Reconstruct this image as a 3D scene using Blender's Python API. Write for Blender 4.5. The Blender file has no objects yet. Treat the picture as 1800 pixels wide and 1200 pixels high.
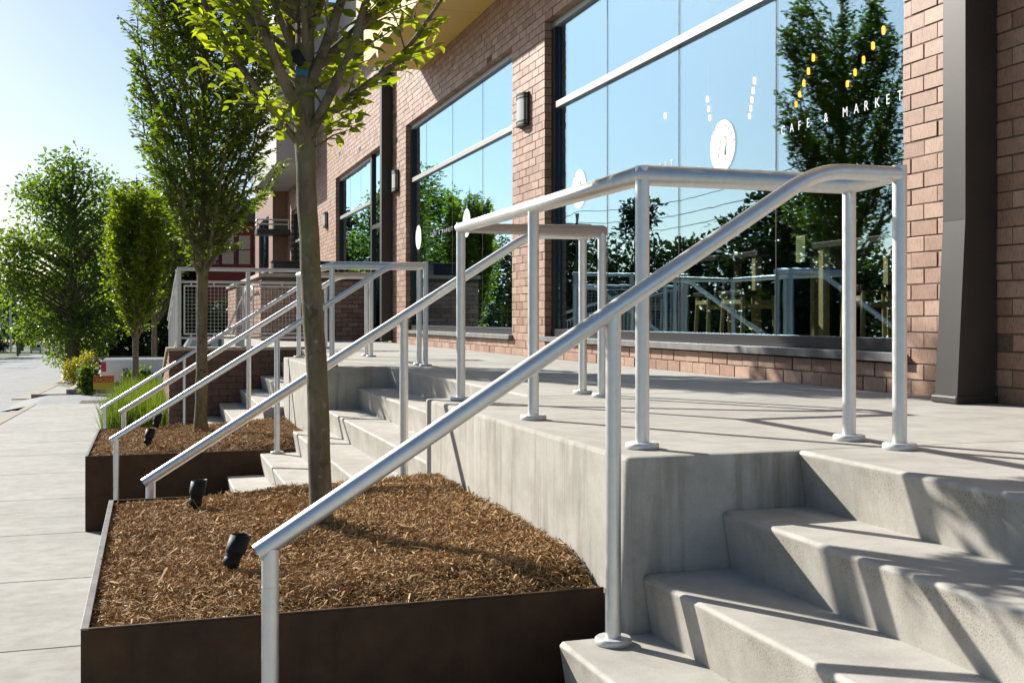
import bpy, bmesh, math, random
import numpy as np
from mathutils import Vector, Matrix
random.seed(7); rng = np.random.default_rng(11)
S = bpy.context.scene
COL = S.collection
R = math.radians

# ------------------------------------------------------------------ camera, sky, sun, exposure
YAW = 0.3139
cam_d = bpy.data.cameras.new('camera'); cam = bpy.data.objects.new('camera', cam_d); COL.objects.link(cam)
cam_d.sensor_width = 36.0; cam_d.lens = 36.0 * 1962.5 / 1800.0
cam_d.shift_y = -(600.0 - 559.2) / 1800.0
cam_d.clip_start = 0.05; cam_d.clip_end = 6000
cam.location = (0, 0, 0); cam.rotation_euler = (R(90), 0, -YAW)
S.camera = cam

SUN_TO = Vector((0.60, -1.0, -0.63)).normalized()          # direction the sunlight travels
elev = math.asin(-SUN_TO.z); az = math.atan2(-SUN_TO.x, -SUN_TO.y)   # azimuth from +Y towards +X
W = bpy.data.worlds.new('World'); S.world = W; W.use_nodes = True
wn = W.node_tree; bg = wn.nodes['Background']
sky = wn.nodes.new('ShaderNodeTexSky'); sky.sky_type = 'NISHITA'; sky.sun_disc = False
sky.sun_elevation = elev; sky.sun_rotation = az
sky.air_density = 1.0; sky.dust_density = 1.1; sky.ozone_density = 3.2; sky.altitude = 200
wn.links.new(sky.outputs[0], bg.inputs[0]); bg.inputs[1].default_value = 0.068
sl = bpy.data.lights.new('sun', 'SUN'); sl.energy = 5.0; sl.angle = R(0.53); sl.color = (1.0, 0.962, 0.895)
so = bpy.data.objects.new('sun', sl); COL.objects.link(so)
so.rotation_euler = SUN_TO.to_track_quat('-Z', 'Y').to_euler(); so.location = (-20, 40, 30)
S.view_settings.view_transform = 'Standard'; S.view_settings.look = 'None'
S.view_settings.gamma = 1.0; S.view_settings.exposure = 0.87
S.cycles.max_bounces = 8; S.cycles.transparent_max_bounces = 12
S.cycles.diffuse_bounces = 4; S.cycles.glossy_bounces = 4
S.cycles.caustics_reflective = False; S.cycles.caustics_refractive = False

# ------------------------------------------------------------------ object helpers
def tag(o, label=None, cat=None, group=None, kind=None):
    if label: o['label'] = label
    if cat: o['category'] = cat
    if group: o['group'] = group
    if kind: o['kind'] = kind
    return o
def empty(name, loc=(0, 0, 0), parent=None, rz=0.0):
    o = bpy.data.objects.new(name, None); COL.objects.link(o); o.location = loc; o.rotation_euler = (0, 0, rz)
    o.empty_display_size = 0.2
    if parent: o.parent = parent
    return o
def link(name, me, mat=None, parent=None, loc=None):
    o = bpy.data.objects.new(name, me); COL.objects.link(o)
    if mat is not None and not me.materials: me.materials.append(mat)
    if parent: o.parent = parent
    if loc is not None: o.location = loc
    return o
def np_mesh(name, V, F, smooth=False, tint=None, matidx=None):
    V = np.asarray(V, dtype=np.float32); F = np.asarray(F, dtype=np.int32); k = F.shape[1]
    me = bpy.data.meshes.new(name)
    me.vertices.add(len(V)); me.vertices.foreach_set('co', V.ravel())
    me.loops.add(F.size); me.loops.foreach_set('vertex_index', F.ravel())
    me.polygons.add(len(F))
    me.polygons.foreach_set('loop_start', np.arange(0, F.size, k, dtype=np.int32))
    me.polygons.foreach_set('loop_total', np.full(len(F), k, dtype=np.int32))
    me.polygons.foreach_set('use_smooth', np.full(len(F), bool(smooth)))
    if matidx is not None: me.polygons.foreach_set('material_index', np.asarray(matidx, dtype=np.int32))
    me.update(calc_edges=True)
    if tint is not None:
        a = me.attributes.new('tint', 'FLOAT', 'POINT'); a.data.foreach_set('value', np.asarray(tint, dtype=np.float32))
    me.validate()
    return me

class MB:
    """collects shapes into one mesh"""
    def __init__(s): s.v = []; s.f = []; s.sm = []
    def add(s, vs, fs, smooth=False):
        n = len(s.v); s.v += [tuple(p) for p in vs]
        for f in fs: s.f.append(tuple(i + n for i in f)); s.sm.append(smooth)
        return s
    def box(s, x0, x1, y0, y1, z0, z1):
        v = [(x0,y0,z0),(x1,y0,z0),(x1,y1,z0),(x0,y1,z0),(x0,y0,z1),(x1,y0,z1),(x1,y1,z1),(x0,y1,z1)]
        return s.add(v, [(0,3,2,1),(4,5,6,7),(0,1,5,4),(1,2,6,5),(2,3,7,6),(3,0,4,7)])
    def bbox(s, x0, x1, y0, y1, z0, z1, b=0.008):
        """box with chamfered vertical and top edges"""
        bm = bmesh.new(); r = bmesh.ops.create_cube(bm, size=1)
        for v in bm.verts:
            v.co.x = x0 if v.co.x < 0 else x1; v.co.y = y0 if v.co.y < 0 else y1; v.co.z = z0 if v.co.z < 0 else z1
        bmesh.ops.bevel(bm, geom=list(bm.edges), offset=b, segments=2, profile=0.6, affect='EDGES')
        bm.verts.ensure_lookup_table()
        s.add([v.co[:] for v in bm.verts], [[v.index for v in f.verts] for f in bm.faces]); bm.free(); return s
    def prism_y(s, prof, y0, y1, smooth=False):
        n = len(prof)
        v = [(x, y0, z) for x, z in prof] + [(x, y1, z) for x, z in prof]
        f = [(i, i + n, (i + 1) % n + n, (i + 1) % n) for i in range(n)]
        f += [tuple(range(n)), tuple(range(2 * n - 1, n - 1, -1))]
        return s.add(v, f, smooth)
    def prism_x(s, prof, x0, x1):
        n = len(prof)
        v = [(x0, y, z) for y, z in prof] + [(x1, y, z) for y, z in prof]
        f = [(i, (i + 1) % n, (i + 1) % n + n, i + n) for i in range(n)]
        f += [tuple(range(n - 1, -1, -1)), tuple(range(n, 2 * n))]
        return s.add(v, f)
    def tube(s, pts, rad, n=10, cap=True, smooth=True):
        pts = [Vector(p) for p in pts]; m = len(pts)
        if not hasattr(rad, '__len__'): rad = [rad] * m
        vs = []; fs = []
        prev = None
        for i, p in enumerate(pts):
            if i == 0: d = pts[1] - p
            elif i == m - 1: d = p - pts[i - 1]
            else: d = ((pts[i + 1] - p).normalized() + (p - pts[i - 1]).normalized())
            d.normalize()
            if prev is None:
                a = Vector((0, 0, 1)) if abs(d.z) < 0.9 else Vector((1, 0, 0)); u = d.cross(a).normalized()
            else:
                u = (prev - d * prev.dot(d)).normalized()
            prev = u; w = d.cross(u)
            k = 1.0
            if 0 < i < m - 1:
                cs = (pts[i + 1] - p).normalized().dot((p - pts[i - 1]).normalized()); k = 1.0 / max(0.6, math.sqrt((1 + cs) / 2))
            for j in range(n):
                t = 2 * math.pi * j / n
                vs.append(p + (u * math.cos(t) + w * math.sin(t)) * rad[i] * k)
        for i in range(m - 1):
            for j in range(n):
                a = i * n + j; b = i * n + (j + 1) % n
                fs.append((a, b, b + n, a + n))
        s.add(vs, fs, smooth)
        if cap:
            s.add(vs[:n], [tuple(range(n - 1, -1, -1))]); s.add(vs[-n:], [tuple(range(n))])
        return s
    def cyl(s, c, r, z0, z1, n=20, r2=None):
        return s.tube([(c[0], c[1], z0), (c[0], c[1], z1)], [r, r if r2 is None else r2], n)
    def quad(s, a, b, c, d): return s.add([a, b, c, d], [(0, 1, 2, 3)])
    def build(s, name, mat=None, parent=None, loc=None):
        me = bpy.data.meshes.new(name); me.from_pydata(s.v, [], s.f); me.update()
        me.polygons.foreach_set('use_smooth', s.sm)
        return link(name, me, mat, parent, loc)

# ------------------------------------------------------------------ materials
class NT:
    def __init__(s, name):
        s.m = bpy.data.materials.new(name); s.m.use_nodes = True; s.t = s.m.node_tree; s.n = s.t.nodes
        s.bsdf = s.n['Principled BSDF']; s.out = s.n['Material Output']
        s._pos = None
    def node(s, typ, **kw):
        x = s.n.new(typ)
        for k, v in kw.items(): setattr(x, k, v)
        return x
    def L(s, a, b): s.t.links.new(a, b)
    @property
    def pos(s):
        if s._pos is None: s._pos = s.node('ShaderNodeNewGeometry').outputs['Position']
        return s._pos
    def mapped(s, scale=(1, 1, 1), rot=(0, 0, 0)):
        mp = s.node('ShaderNodeMapping'); mp.inputs['Scale'].default_value = scale; mp.inputs['Rotation'].default_value = rot
        s.L(s.pos, mp.inputs['Vector']); return mp.outputs[0]
    def noise(s, scale, detail=5, rough=0.55, vec=None):
        x = s.node('ShaderNodeTexNoise'); x.inputs['Scale'].default_value = scale; x.inputs['Detail'].default_value = detail
        x.inputs['Roughness'].default_value = rough; s.L(vec or s.pos, x.inputs['Vector']); return x.outputs['Fac']
    def ramp(s, fac, stops):
        x = s.node('ShaderNodeValToRGB'); e = x.color_ramp.elements
        while len(e) < len(stops): e.new(0.5)
        for el, (p, c) in zip(e, stops):
            el.position = p; el.color = (c, c, c, 1) if not hasattr(c, '__len__') else (*c, 1)
        s.L(fac, x.inputs[0]); return x.outputs[0]
    def mix(s, fac, a, b, mode='MIX'):
        x = s.node('ShaderNodeMix'); x.data_type = 'RGBA'; x.blend_type = mode
        for sock, val in ((x.inputs[0], fac), (x.inputs[6], a), (x.inputs[7], b)):
            if hasattr(val, 'links') or hasattr(val, 'is_linked'): s.L(val, sock)
            elif hasattr(val, '__len__'): sock.default_value = (*val, 1)
            else: sock.default_value = val
        return x.outputs[2]
    def math(s, op, a, b=None):
        x = s.node('ShaderNodeMath', operation=op)
        for i, val in enumerate((a, b)):
            if val is None: continue
            if hasattr(val, 'is_linked'): s.L(val, x.inputs[i])
            else: x.inputs[i].default_value = val
        return x.outputs[0]
    def bump(s, h, strength=0.3, dist=0.01):
        x = s.node('ShaderNodeBump'); x.inputs['Strength'].default_value = strength; x.inputs['Distance'].default_value = dist
        s.L(h, x.inputs['Height']); s.L(x.outputs[0], s.bsdf.inputs['Normal']); return x
    def set(s, color=None, rough=None, metal=None, spec=None):
        b = s.bsdf
        for key, val in (('Base Color', color), ('Roughness', rough), ('Metallic', metal), ('Specular IOR Level', spec)):
            if val is None: continue
            if hasattr(val, 'is_linked'): s.L(val, b.inputs[key])
            elif hasattr(val, '__len__'): b.inputs[key].default_value = (*val, 1)
            else: b.inputs[key].default_value = val
        return s.m

def plain(name, c, rough=0.7, metal=0.0, spec=0.4, var=0.25, scale=6, bump=0.0, bscale=80):
    n = NT(name)
    f = n.noise(scale, 6)
    dark = tuple(x * (1 - var) for x in c); light = tuple(min(1, x * (1 + var)) for x in c)
    col = n.mix(n.ramp(f, [(0.3, 0.0), (0.7, 1.0)]), dark, light)
    if bump: n.bump(n.noise(bscale, 4), bump, 0.004)
    return n.set(col, rough, metal, spec)

def concrete(name, base, warm, pits=0.0, streak=0.0, rough=0.85, grain=0.07):
    n = NT(name)
    c = n.mix(n.ramp(n.noise(1.3, 5), [(0.35, 0.0), (0.68, 1.0)]), base, warm)
    blot = n.ramp(n.noise(7, 7, 0.65), [(0.3, 0.82), (0.6, 1.06)])
    c = n.mix(1.0, c, blot, 'MULTIPLY')
    fine = n.ramp(n.noise(190, 3), [(0.3, 1 - grain), (0.7, 1 + grain * 0.6)])
    c = n.mix(1.0, c, fine, 'MULTIPLY')
    h = n.noise(140, 3)
    if streak:
        st = n.noise(5.0, 6, 0.65, n.mapped((2.2, 2.2, 0.16)))
        c = n.mix(n.math('MULTIPLY', n.ramp(st, [(0.5, 0.0), (0.72, 1.0)]), streak), c, (0.17, 0.135, 0.09))
    if pits:
        v = n.node('ShaderNodeTexVoronoi'); v.inputs['Scale'].default_value = 150; n.L(n.pos, v.inputs['Vector'])
        spot = n.ramp(v.outputs['Distance'], [(0.10, 1.0), (0.42, 0.0)])
        sx = n.node('ShaderNodeSeparateXYZ'); n.L(n.pos, sx.inputs[0])
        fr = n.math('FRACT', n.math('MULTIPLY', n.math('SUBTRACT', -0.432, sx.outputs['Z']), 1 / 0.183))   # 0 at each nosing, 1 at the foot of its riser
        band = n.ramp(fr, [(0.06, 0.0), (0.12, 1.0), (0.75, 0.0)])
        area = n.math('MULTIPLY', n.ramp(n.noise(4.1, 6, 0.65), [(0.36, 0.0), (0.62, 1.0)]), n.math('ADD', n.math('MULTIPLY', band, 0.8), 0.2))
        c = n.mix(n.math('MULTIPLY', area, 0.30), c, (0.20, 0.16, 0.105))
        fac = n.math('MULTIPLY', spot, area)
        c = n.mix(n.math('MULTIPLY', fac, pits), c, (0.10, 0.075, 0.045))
        h = n.math('SUBTRACT', h, n.math('MULTIPLY', fac, 0.55))
    n.bump(h, 0.22, 0.003)
    return n.set(c, rough, 0, 0.25)

M = {}
M['terrace'] = concrete('terrace_concrete', (0.385, 0.37, 0.33), (0.465, 0.45, 0.405), streak=0.0)
M['step'] = concrete('step_concrete', (0.41, 0.39, 0.345), (0.49, 0.465, 0.42), pits=0.0)
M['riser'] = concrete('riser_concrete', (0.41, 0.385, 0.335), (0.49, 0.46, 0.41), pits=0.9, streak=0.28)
M['block'] = concrete('block_concrete', (0.40, 0.38, 0.33), (0.485, 0.46, 0.405), streak=0.75)
M['sidewalk'] = concrete('sidewalk_concrete', (0.315, 0.308, 0.277), (0.375, 0.368, 0.338), grain=0.08)
M['kerb'] = concrete('kerb_concrete', (0.30, 0.265, 0.215), (0.37, 0.335, 0.28))
M['asphalt'] = concrete('asphalt', (0.26, 0.26, 0.255), (0.34, 0.34, 0.33), grain=0.2)
M['drive'] = concrete('driveway_concrete', (0.25, 0.255, 0.25), (0.31, 0.315, 0.31), grain=0.12)
M['gap'] = plain('dark_joint_gap', (0.10, 0.09, 0.075), 0.95)  # dark bed under the slabs, seen in their joints
M['soil'] = plain('soil', (0.055, 0.038, 0.024), 0.95, scale=20)
M['grassland'] = plain('far_ground', (0.10, 0.12, 0.05), 0.95, scale=0.3)

def alu():
    n = NT('brushed_aluminium')
    f = n.noise(35, 5, 0.6, n.mapped((1, 1, 1)))
    c = n.mix(n.ramp(f, [(0.3, 0.0), (0.7, 1.0)]), (0.66, 0.665, 0.65), (0.73, 0.735, 0.72))
    r = n.ramp(n.noise(22, 6), [(0.3, 0.38), (0.7, 0.50)])
    return n.set(c, r, 0.85, 0.5)
M['alu'] = alu()
M['alu_dull'] = plain('cast_aluminium', (0.60, 0.60, 0.58), 0.55, 0.5, var=0.12, scale=30)
M['white_metal'] = plain('galvanised_paint', (0.50, 0.51, 0.51), 0.45, 0.35, var=0.08, scale=20)

def corten():
    n = NT('weathered_steel')
    f = n.noise(4.5, 8, 0.7)
    c = n.mix(n.ramp(f, [(0.35, 0.0), (0.72, 1.0)]), (0.040, 0.022, 0.012), (0.085, 0.043, 0.019))
    st = n.noise(9, 5, 0.6, n.mapped((1.5, 1.5, 0.15)))
    c = n.mix(n.ramp(st, [(0.5, 0.0), (0.8, 0.7)]), c, (0.026, 0.017, 0.011))
    n.bump(n.noise(160, 4), 0.2, 0.003)
    return n.set(c, n.ramp(n.noise(12, 5), [(0.3, 0.55), (0.7, 0.8)]), 0.0, 0.25)
M['corten'] = corten()
M['steel_edge'] = plain('steel_edge_glare', (0.22, 0.20, 0.18), 0.45, 0.5, var=0.3, scale=14)  # paler grey puts the sun's glare into the street-side rim colour

def brickmat(single, dark=False):
    n = NT(('dark_' if dark else '') + ('brick_single' if single else 'brick_mass'))
    if single:
        r = n.node('ShaderNodeObjectInfo').outputs['Random']
    else:
        a = n.node('ShaderNodeAttribute'); a.attribute_name = 'tint'; r = a.outputs['Fac']
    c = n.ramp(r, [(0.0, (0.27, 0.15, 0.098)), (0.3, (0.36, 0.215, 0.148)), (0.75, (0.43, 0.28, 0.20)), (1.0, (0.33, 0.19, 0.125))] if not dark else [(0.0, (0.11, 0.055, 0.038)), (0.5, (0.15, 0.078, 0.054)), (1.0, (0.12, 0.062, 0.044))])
    cut = n.noise(60, 3, 0.6, n.mapped((1, 3.0, 0.45)))          # wire-cut drag marks run down the face
    c = n.mix(1.0, c, n.ramp(cut, [(0.36, 0.62), (0.47, 1.0), (0.7, 1.06)]), 'MULTIPLY')
    c = n.mix(1.0, c, n.ramp(n.noise(9, 6), [(0.3, 0.85), (0.7, 1.1)]), 'MULTIPLY')
    n.bump(n.ramp(cut, [(0.34, 0.0), (0.5, 1.0)]), 0.22, 0.0015)
    return n.set(c, 0.55, 0, 0.42)
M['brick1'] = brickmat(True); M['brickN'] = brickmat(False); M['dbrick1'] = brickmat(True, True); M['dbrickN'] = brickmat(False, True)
M['mortar'] = plain('mortar', (0.13, 0.092, 0.07), 0.95, scale=40, bump=0.3)

def leafmat(name, lo, hi, single=False, trans=0.5, gloss=0.35):
    n = NT(name)
    if single: r = n.node('ShaderNodeObjectInfo').outputs['Random']
    else:
        a = n.node('ShaderNodeAttribute'); a.attribute_name = 'tint'; r = a.outputs['Fac']
    c = n.mix(r, lo, hi)
    n.set(c, 0.45, 0, gloss)
    tr = n.node('ShaderNodeBsdfTranslucent')
    tc = n.mix(1.0, c, (2.6, 2.3, 0.6), 'MULTIPLY'); n.L(tc, tr.inputs['Color'])
    mx = n.node('ShaderNodeMixShader'); mx.inputs[0].default_value = trans
    n.L(n.bsdf.outputs[0], mx.inputs[1]); n.L(tr.outputs[0], mx.inputs[2]); n.L(mx.outputs[0], n.out.inputs['Surface'])
    return n.m
M['leaf_near'] = leafmat('leaf_near', (0.09, 0.14, 0.016), (0.175, 0.225, 0.026), trans=0.66)
M['leaf_near1'] = leafmat('leaf_near_single', (0.09, 0.14, 0.016), (0.175, 0.225, 0.026), single=True, trans=0.66)
M['leaf_mid'] = leafmat('leaf_mid', (0.045, 0.092, 0.014), (0.10, 0.155, 0.02), trans=0.5)
M['leaf_egg'] = leafmat('leaf_egg', (0.07, 0.125, 0.014), (0.14, 0.20, 0.02), trans=0.6)
M['leaf_oak'] = leafmat('leaf_oak', (0.045, 0.10, 0.034), (0.11, 0.17, 0.045), trans=0.55, gloss=0.25)
M['leaf_far'] = leafmat('leaf_far', (0.036, 0.088, 0.032), (0.085, 0.15, 0.045), trans=0.42, gloss=0.25)
M['leaf_dark'] = leafmat('leaf_dark', (0.016, 0.034, 0.014), (0.036, 0.06, 0.018), trans=0.2, gloss=0.12)
M['leaf_yellow'] = leafmat('leaf_yellow', (0.14, 0.16, 0.02), (0.26, 0.25, 0.04), trans=0.4)
M['grass'] = leafmat('grass_blades', (0.05, 0.095, 0.016), (0.11, 0.165, 0.03), trans=0.35)

def barkmat():
    n = NT('bark')
    f = n.noise(14, 8, 0.7, n.mapped((1, 1, 0.25)))
    c = n.mix(n.ramp(f, [(0.35, 0.0), (0.7, 1.0)]), (0.11, 0.088, 0.058), (0.26, 0.22, 0.15))
    li = n.ramp(n.noise(26, 4), [(0.62, 0.0), (0.70, 1.0)])
    c = n.mix(n.math('MULTIPLY', li, 0.7), c, (0.32, 0.30, 0.20))
    mo = n.ramp(n.noise(5, 5, 0.6), [(0.5, 0.0), (0.62, 1.0)])
    c = n.mix(n.math('MULTIPLY', mo, 0.75), c, (0.15, 0.145, 0.06))
    sc = n.ramp(n.noise(11, 7, 0.7), [(0.55, 0.0), (0.63, 1.0)])
    c = n.mix(n.math('MULTIPLY', sc, 0.7), c, (0.055, 0.042, 0.028))
    n.bump(n.noise(45, 6, 0.7, n.mapped((1, 1, 0.3))), 0.9, 0.01)
    return n.set(c, 0.9, 0, 0.2)
M['bark'] = barkmat()

def mulchmat():
    n = NT('bark_mulch')
    a = n.node('ShaderNodeAttribute'); a.attribute_name = 'tint'
    c = n.ramp(a.outputs['Fac'], [(0.0, (0.085, 0.043, 0.018)), (0.3, (0.28, 0.155, 0.063)), (0.7, (0.50, 0.31, 0.135)), (0.93, (0.62, 0.42, 0.21)), (1.0, (0.76, 0.63, 0.43))])
    c = n.mix(1.0, c, n.ramp(n.noise(70, 3), [(0.3, 0.75), (0.7, 1.15)]), 'MULTIPLY')
    return n.set(c, 0.85, 0, 0.25)
M['mulch'] = mulchmat()

def glassmat(name, tint, refl, lowe=0.0):
    n = NT(name)
    tr = n.node('ShaderNodeBsdfTransparent'); tr.inputs[0].default_value = (*tint, 1)
    gl = n.node('ShaderNodeBsdfGlossy'); gl.inputs['Roughness'].default_value = 0.0; gl.inputs[0].default_value = (0.57, 0.82, 1.0, 1)
    ge = n.node('ShaderNodeNewGeometry'); dt = n.node('ShaderNodeVectorMath', operation='DOT_PRODUCT')
    n.L(ge.outputs['Incoming'], dt.inputs[0]); n.L(ge.outputs['Normal'], dt.inputs[1])
    cs = n.math('SUBTRACT', 1.0, n.math('ABSOLUTE', dt.outputs['Value']))
    sch = n.math('ADD', 0.04, n.math('MULTIPLY', n.math('POWER', cs, 5.0), 0.96))
    b = n.node('ShaderNodeBump'); b.inputs['Strength'].default_value = 0.012; b.inputs['Distance'].default_value = 0.05
    n.L(n.noise(1.6, 2), b.inputs['Height']); n.L(b.outputs[0], gl.inputs['Normal'])
    fac = n.math('MINIMUM', n.math('ADD', n.math('MULTIPLY', sch, refl), lowe), 0.95)
    mx = n.node('ShaderNodeMixShader'); n.L(fac, mx.inputs[0]); n.L(tr.outputs[0], mx.inputs[1]); n.L(gl.outputs[0], mx.inputs[2])
    n.L(mx.outputs[0], n.out.inputs['Surface']); return n.m
M['glass'] = glassmat('window_glass', (0.95, 0.98, 0.96), 2.1, 0.175)
M['pane_far'] = glassmat('far_glass', (0.35, 0.42, 0.42), 2.0, 0.15)
M['frame'] = plain('bronze_frame', (0.030, 0.028, 0.028), 0.4, 0.3, var=0.1)
M['frame_light'] = plain('silver_frame', (0.30, 0.30, 0.29), 0.5, 0.5, var=0.06)
M['spout'] = plain('bronze_sheet_metal', (0.05, 0.046, 0.042), 0.45, 0.3, var=0.12, scale=3)
M['sill'] = plain('slate_sill', (0.16, 0.15, 0.14), 0.6, 0.1, var=0.25, scale=9, bump=0.2)
M['yellow'] = plain('ochre_panel', (0.62, 0.42, 0.115), 0.5, 0.0, var=0.05, scale=1)
M['grey_panel'] = plain('grey_panel', (0.40, 0.39, 0.37), 0.6, 0.0, var=0.05, scale=1)
M['cream'] = plain('cream_stucco', (0.52, 0.44, 0.36), 0.9, var=0.08)
M['black'] = plain('black_plastic', (0.011, 0.011, 0.012), 0.6, spec=0.25, var=0.2, scale=20)
M['lens'] = plain('frosted_lens', (0.46, 0.48, 0.45), 0.3, var=0.05)
M['white'] = plain('white_vinyl', (0.82, 0.82, 0.80), 0.5, var=0.02)
M['ink'] = plain('grey_print', (0.25, 0.27, 0.27), 0.6, var=0.02)
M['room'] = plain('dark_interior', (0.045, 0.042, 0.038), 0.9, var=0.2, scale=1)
M['roomfloor'] = plain('interior_floor', (0.20, 0.17, 0.11), 0.5, var=0.2, scale=2)
M['wood'] = plain('pale_wood', (0.66, 0.56, 0.28), 0.5, var=0.15, scale=12)
M['darkwood'] = plain('dark_seat', (0.05, 0.035, 0.025), 0.5, var=0.2, scale=12)
M['red'] = plain('red_cladding', (0.17, 0.022, 0.018), 0.7, var=0.1)
M['roof'] = plain('grey_brown_roof', (0.10, 0.085, 0.075), 0.9, var=0.15)
M['truck'] = plain('silver_white_paint', (0.62, 0.66, 0.70), 0.18, 0.15, 0.6, var=0.02)
M['rubber'] = plain('rubber', (0.02, 0.02, 0.02), 0.8)
M['taillight'] = plain('red_lens', (0.35, 0.01, 0.01), 0.2, spec=0.6, var=0.05)
M['paper'] = plain('yellow_paper', (0.70, 0.72, 0.30), 0.8, var=0.04)
M['signred'] = plain('sign_red', (0.42, 0.06, 0.03), 0.5, var=0.05)
M['signyellow'] = plain('sign_yellow', (0.45, 0.33, 0.03), 0.5, var=0.05)
M['blue'] = plain('blue_plastic', (0.015, 0.12, 0.22), 0.4, var=0.1, scale=20)
M['tan'] = plain('tan_stone', (0.42, 0.36, 0.27), 0.9, var=0.15)
def emit(name, c, s):
    n = NT(name); e = n.node('ShaderNodeEmission'); e.inputs[0].default_value = (*c, 1); e.inputs[1].default_value = s
    n.L(e.outputs[0], n.out.inputs['Surface']); return n.m
M['bulb'] = emit('glowing_filament', (1.0, 0.36, 0.03), 3.6)

# ------------------------------------------------------------------ key dimensions (metres, camera at the origin)
ZT = -0.432                       # terrace level
RISE, TREAD, XN = 0.183, 0.2784, 2.02
XW, XF, XG = 1.413, 4.10, 4.23    # block face, facade face, glass
def gz(y): return -1.585 - 0.02 * y     # the pavement falls away from the camera
f_, c_, s_ = 1962.5, math.cos(YAW), math.sin(YAW)
def proj(x, y, z):
    X = x * c_ - y * s_; Zd = x * s_ + y * c_
    if Zd < 0.05: return None
    return 900 + f_ * X / Zd, 559.2 - f_ * z / Zd, Zd

# ------------------------------------------------------------------ ground, road, pavement
def ground_sheet(name, mat, x0, x1, y0, y1, dz):
    mb = MB(); mb.quad((x0, y0, gz(y0) + dz), (x1, y0, gz(y0) + dz), (x1, y1, gz(y1) + dz), (x0, y1, gz(y1) + dz))
    return tag(mb.build(name, mat), kind='structure')
ground_sheet('ground', M['grassland'], -900, 900, -150, 2500, -0.30)
ground_sheet('road', M['asphalt'], -15.5, -3.35, -150, 2500, -0.16)
ground_sheet('parking_lot', M['asphalt'], -1.2, 60, 31.2, 52, -0.06)

sw = tag(empty('sidewalk'), kind='structure')
def slab(parent, mat, x0, x1, y0, y1, dz=0.0, th=0.12, name='panel', g=0.0035):
    mb = MB()
    a, b = gz(y0 + g) + dz, gz(y1 - g) + dz
    x0 += g; x1 -= g; y0 += g; y1 -= g; e = 0.006
    v = [(x0, y0, a - th), (x1, y0, a - th), (x1, y1, b - th), (x0, y1, b - th),
         (x0, y0, a - e), (x1, y0, a - e), (x1, y1, b - e), (x0, y1, b - e),
         (x0 + e, y0 + e, a), (x1 - e, y0 + e, a), (x1 - e, y1 - e, b), (x0 + e, y1 - e, b)]
    fs = [(0,3,2,1),(8,9,10,11),(0,1,5,4),(1,2,6,5),(2,3,7,6),(3,0,4,7),(4,5,9,8),(5,6,10,9),(6,7,11,10),(7,4,8,11)]
    mb.add(v, fs); return mb.build(name, mat, parent)
js = [-4.0, -1.6, 0.4, 2.4, 4.35, 6.25, 8.05, 9.98, 12.2, 14.6, 17.0, 19.2, 21.4, 23.6, 26.0, 28.4, 30.9]
for a, b in zip(js[:-1], js[1:]):
    slab(sw, M['sidewalk'], -2.75, 1.2, a, b)
for a, b in zip([36.9, 41, 45, 49, 53, 57, 61], [41, 45, 49, 53, 57, 61, 66]):
    slab(sw, M['sidewalk'], -3.2, -2.3, a, b)
ground_sheet('pavement_bed', M['gap'], -2.9, 1.3, -4, 31, -0.02)
dv = MB()
for xa, da, xb_, db in ((-3.6, -0.158, -2.92, -0.03), (-2.92, -0.03, -1.0, -0.03)):
    dv.quad((xa, 30.87, gz(30.87) + da), (xb_, 30.87, gz(30.87) + db), (xb_, 37.0, gz(37) + db), (xa, 37.0, gz(37) + da))
tag(dv.build('driveway', M['drive']), kind='structure')
kerb = tag(empty('kerb'), kind='structure')
for a, b in [(-4, 6), (6, 12), (12, 18), (18, 24), (24, 30.86)]:
    slab(kerb, M['kerb'], -2.92, -2.755, a, b, dz=0.004, th=0.3, name='kerb_stone')
    slab(kerb, M['kerb'], -3.35, -2.925, a, b, dz=-0.14, th=0.1, name='gutter')
for a, b in [(37, 43), (43, 50), (50, 58), (58, 66)]:
    slab(kerb, M['kerb'], -3.45, -3.21, a, b, dz=0.002, th=0.3, name='kerb_stone')
    slab(kerb, M['kerb'], -4.0, -3.46, a, b, dz=-0.13, th=0.1, name='gutter')

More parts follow.
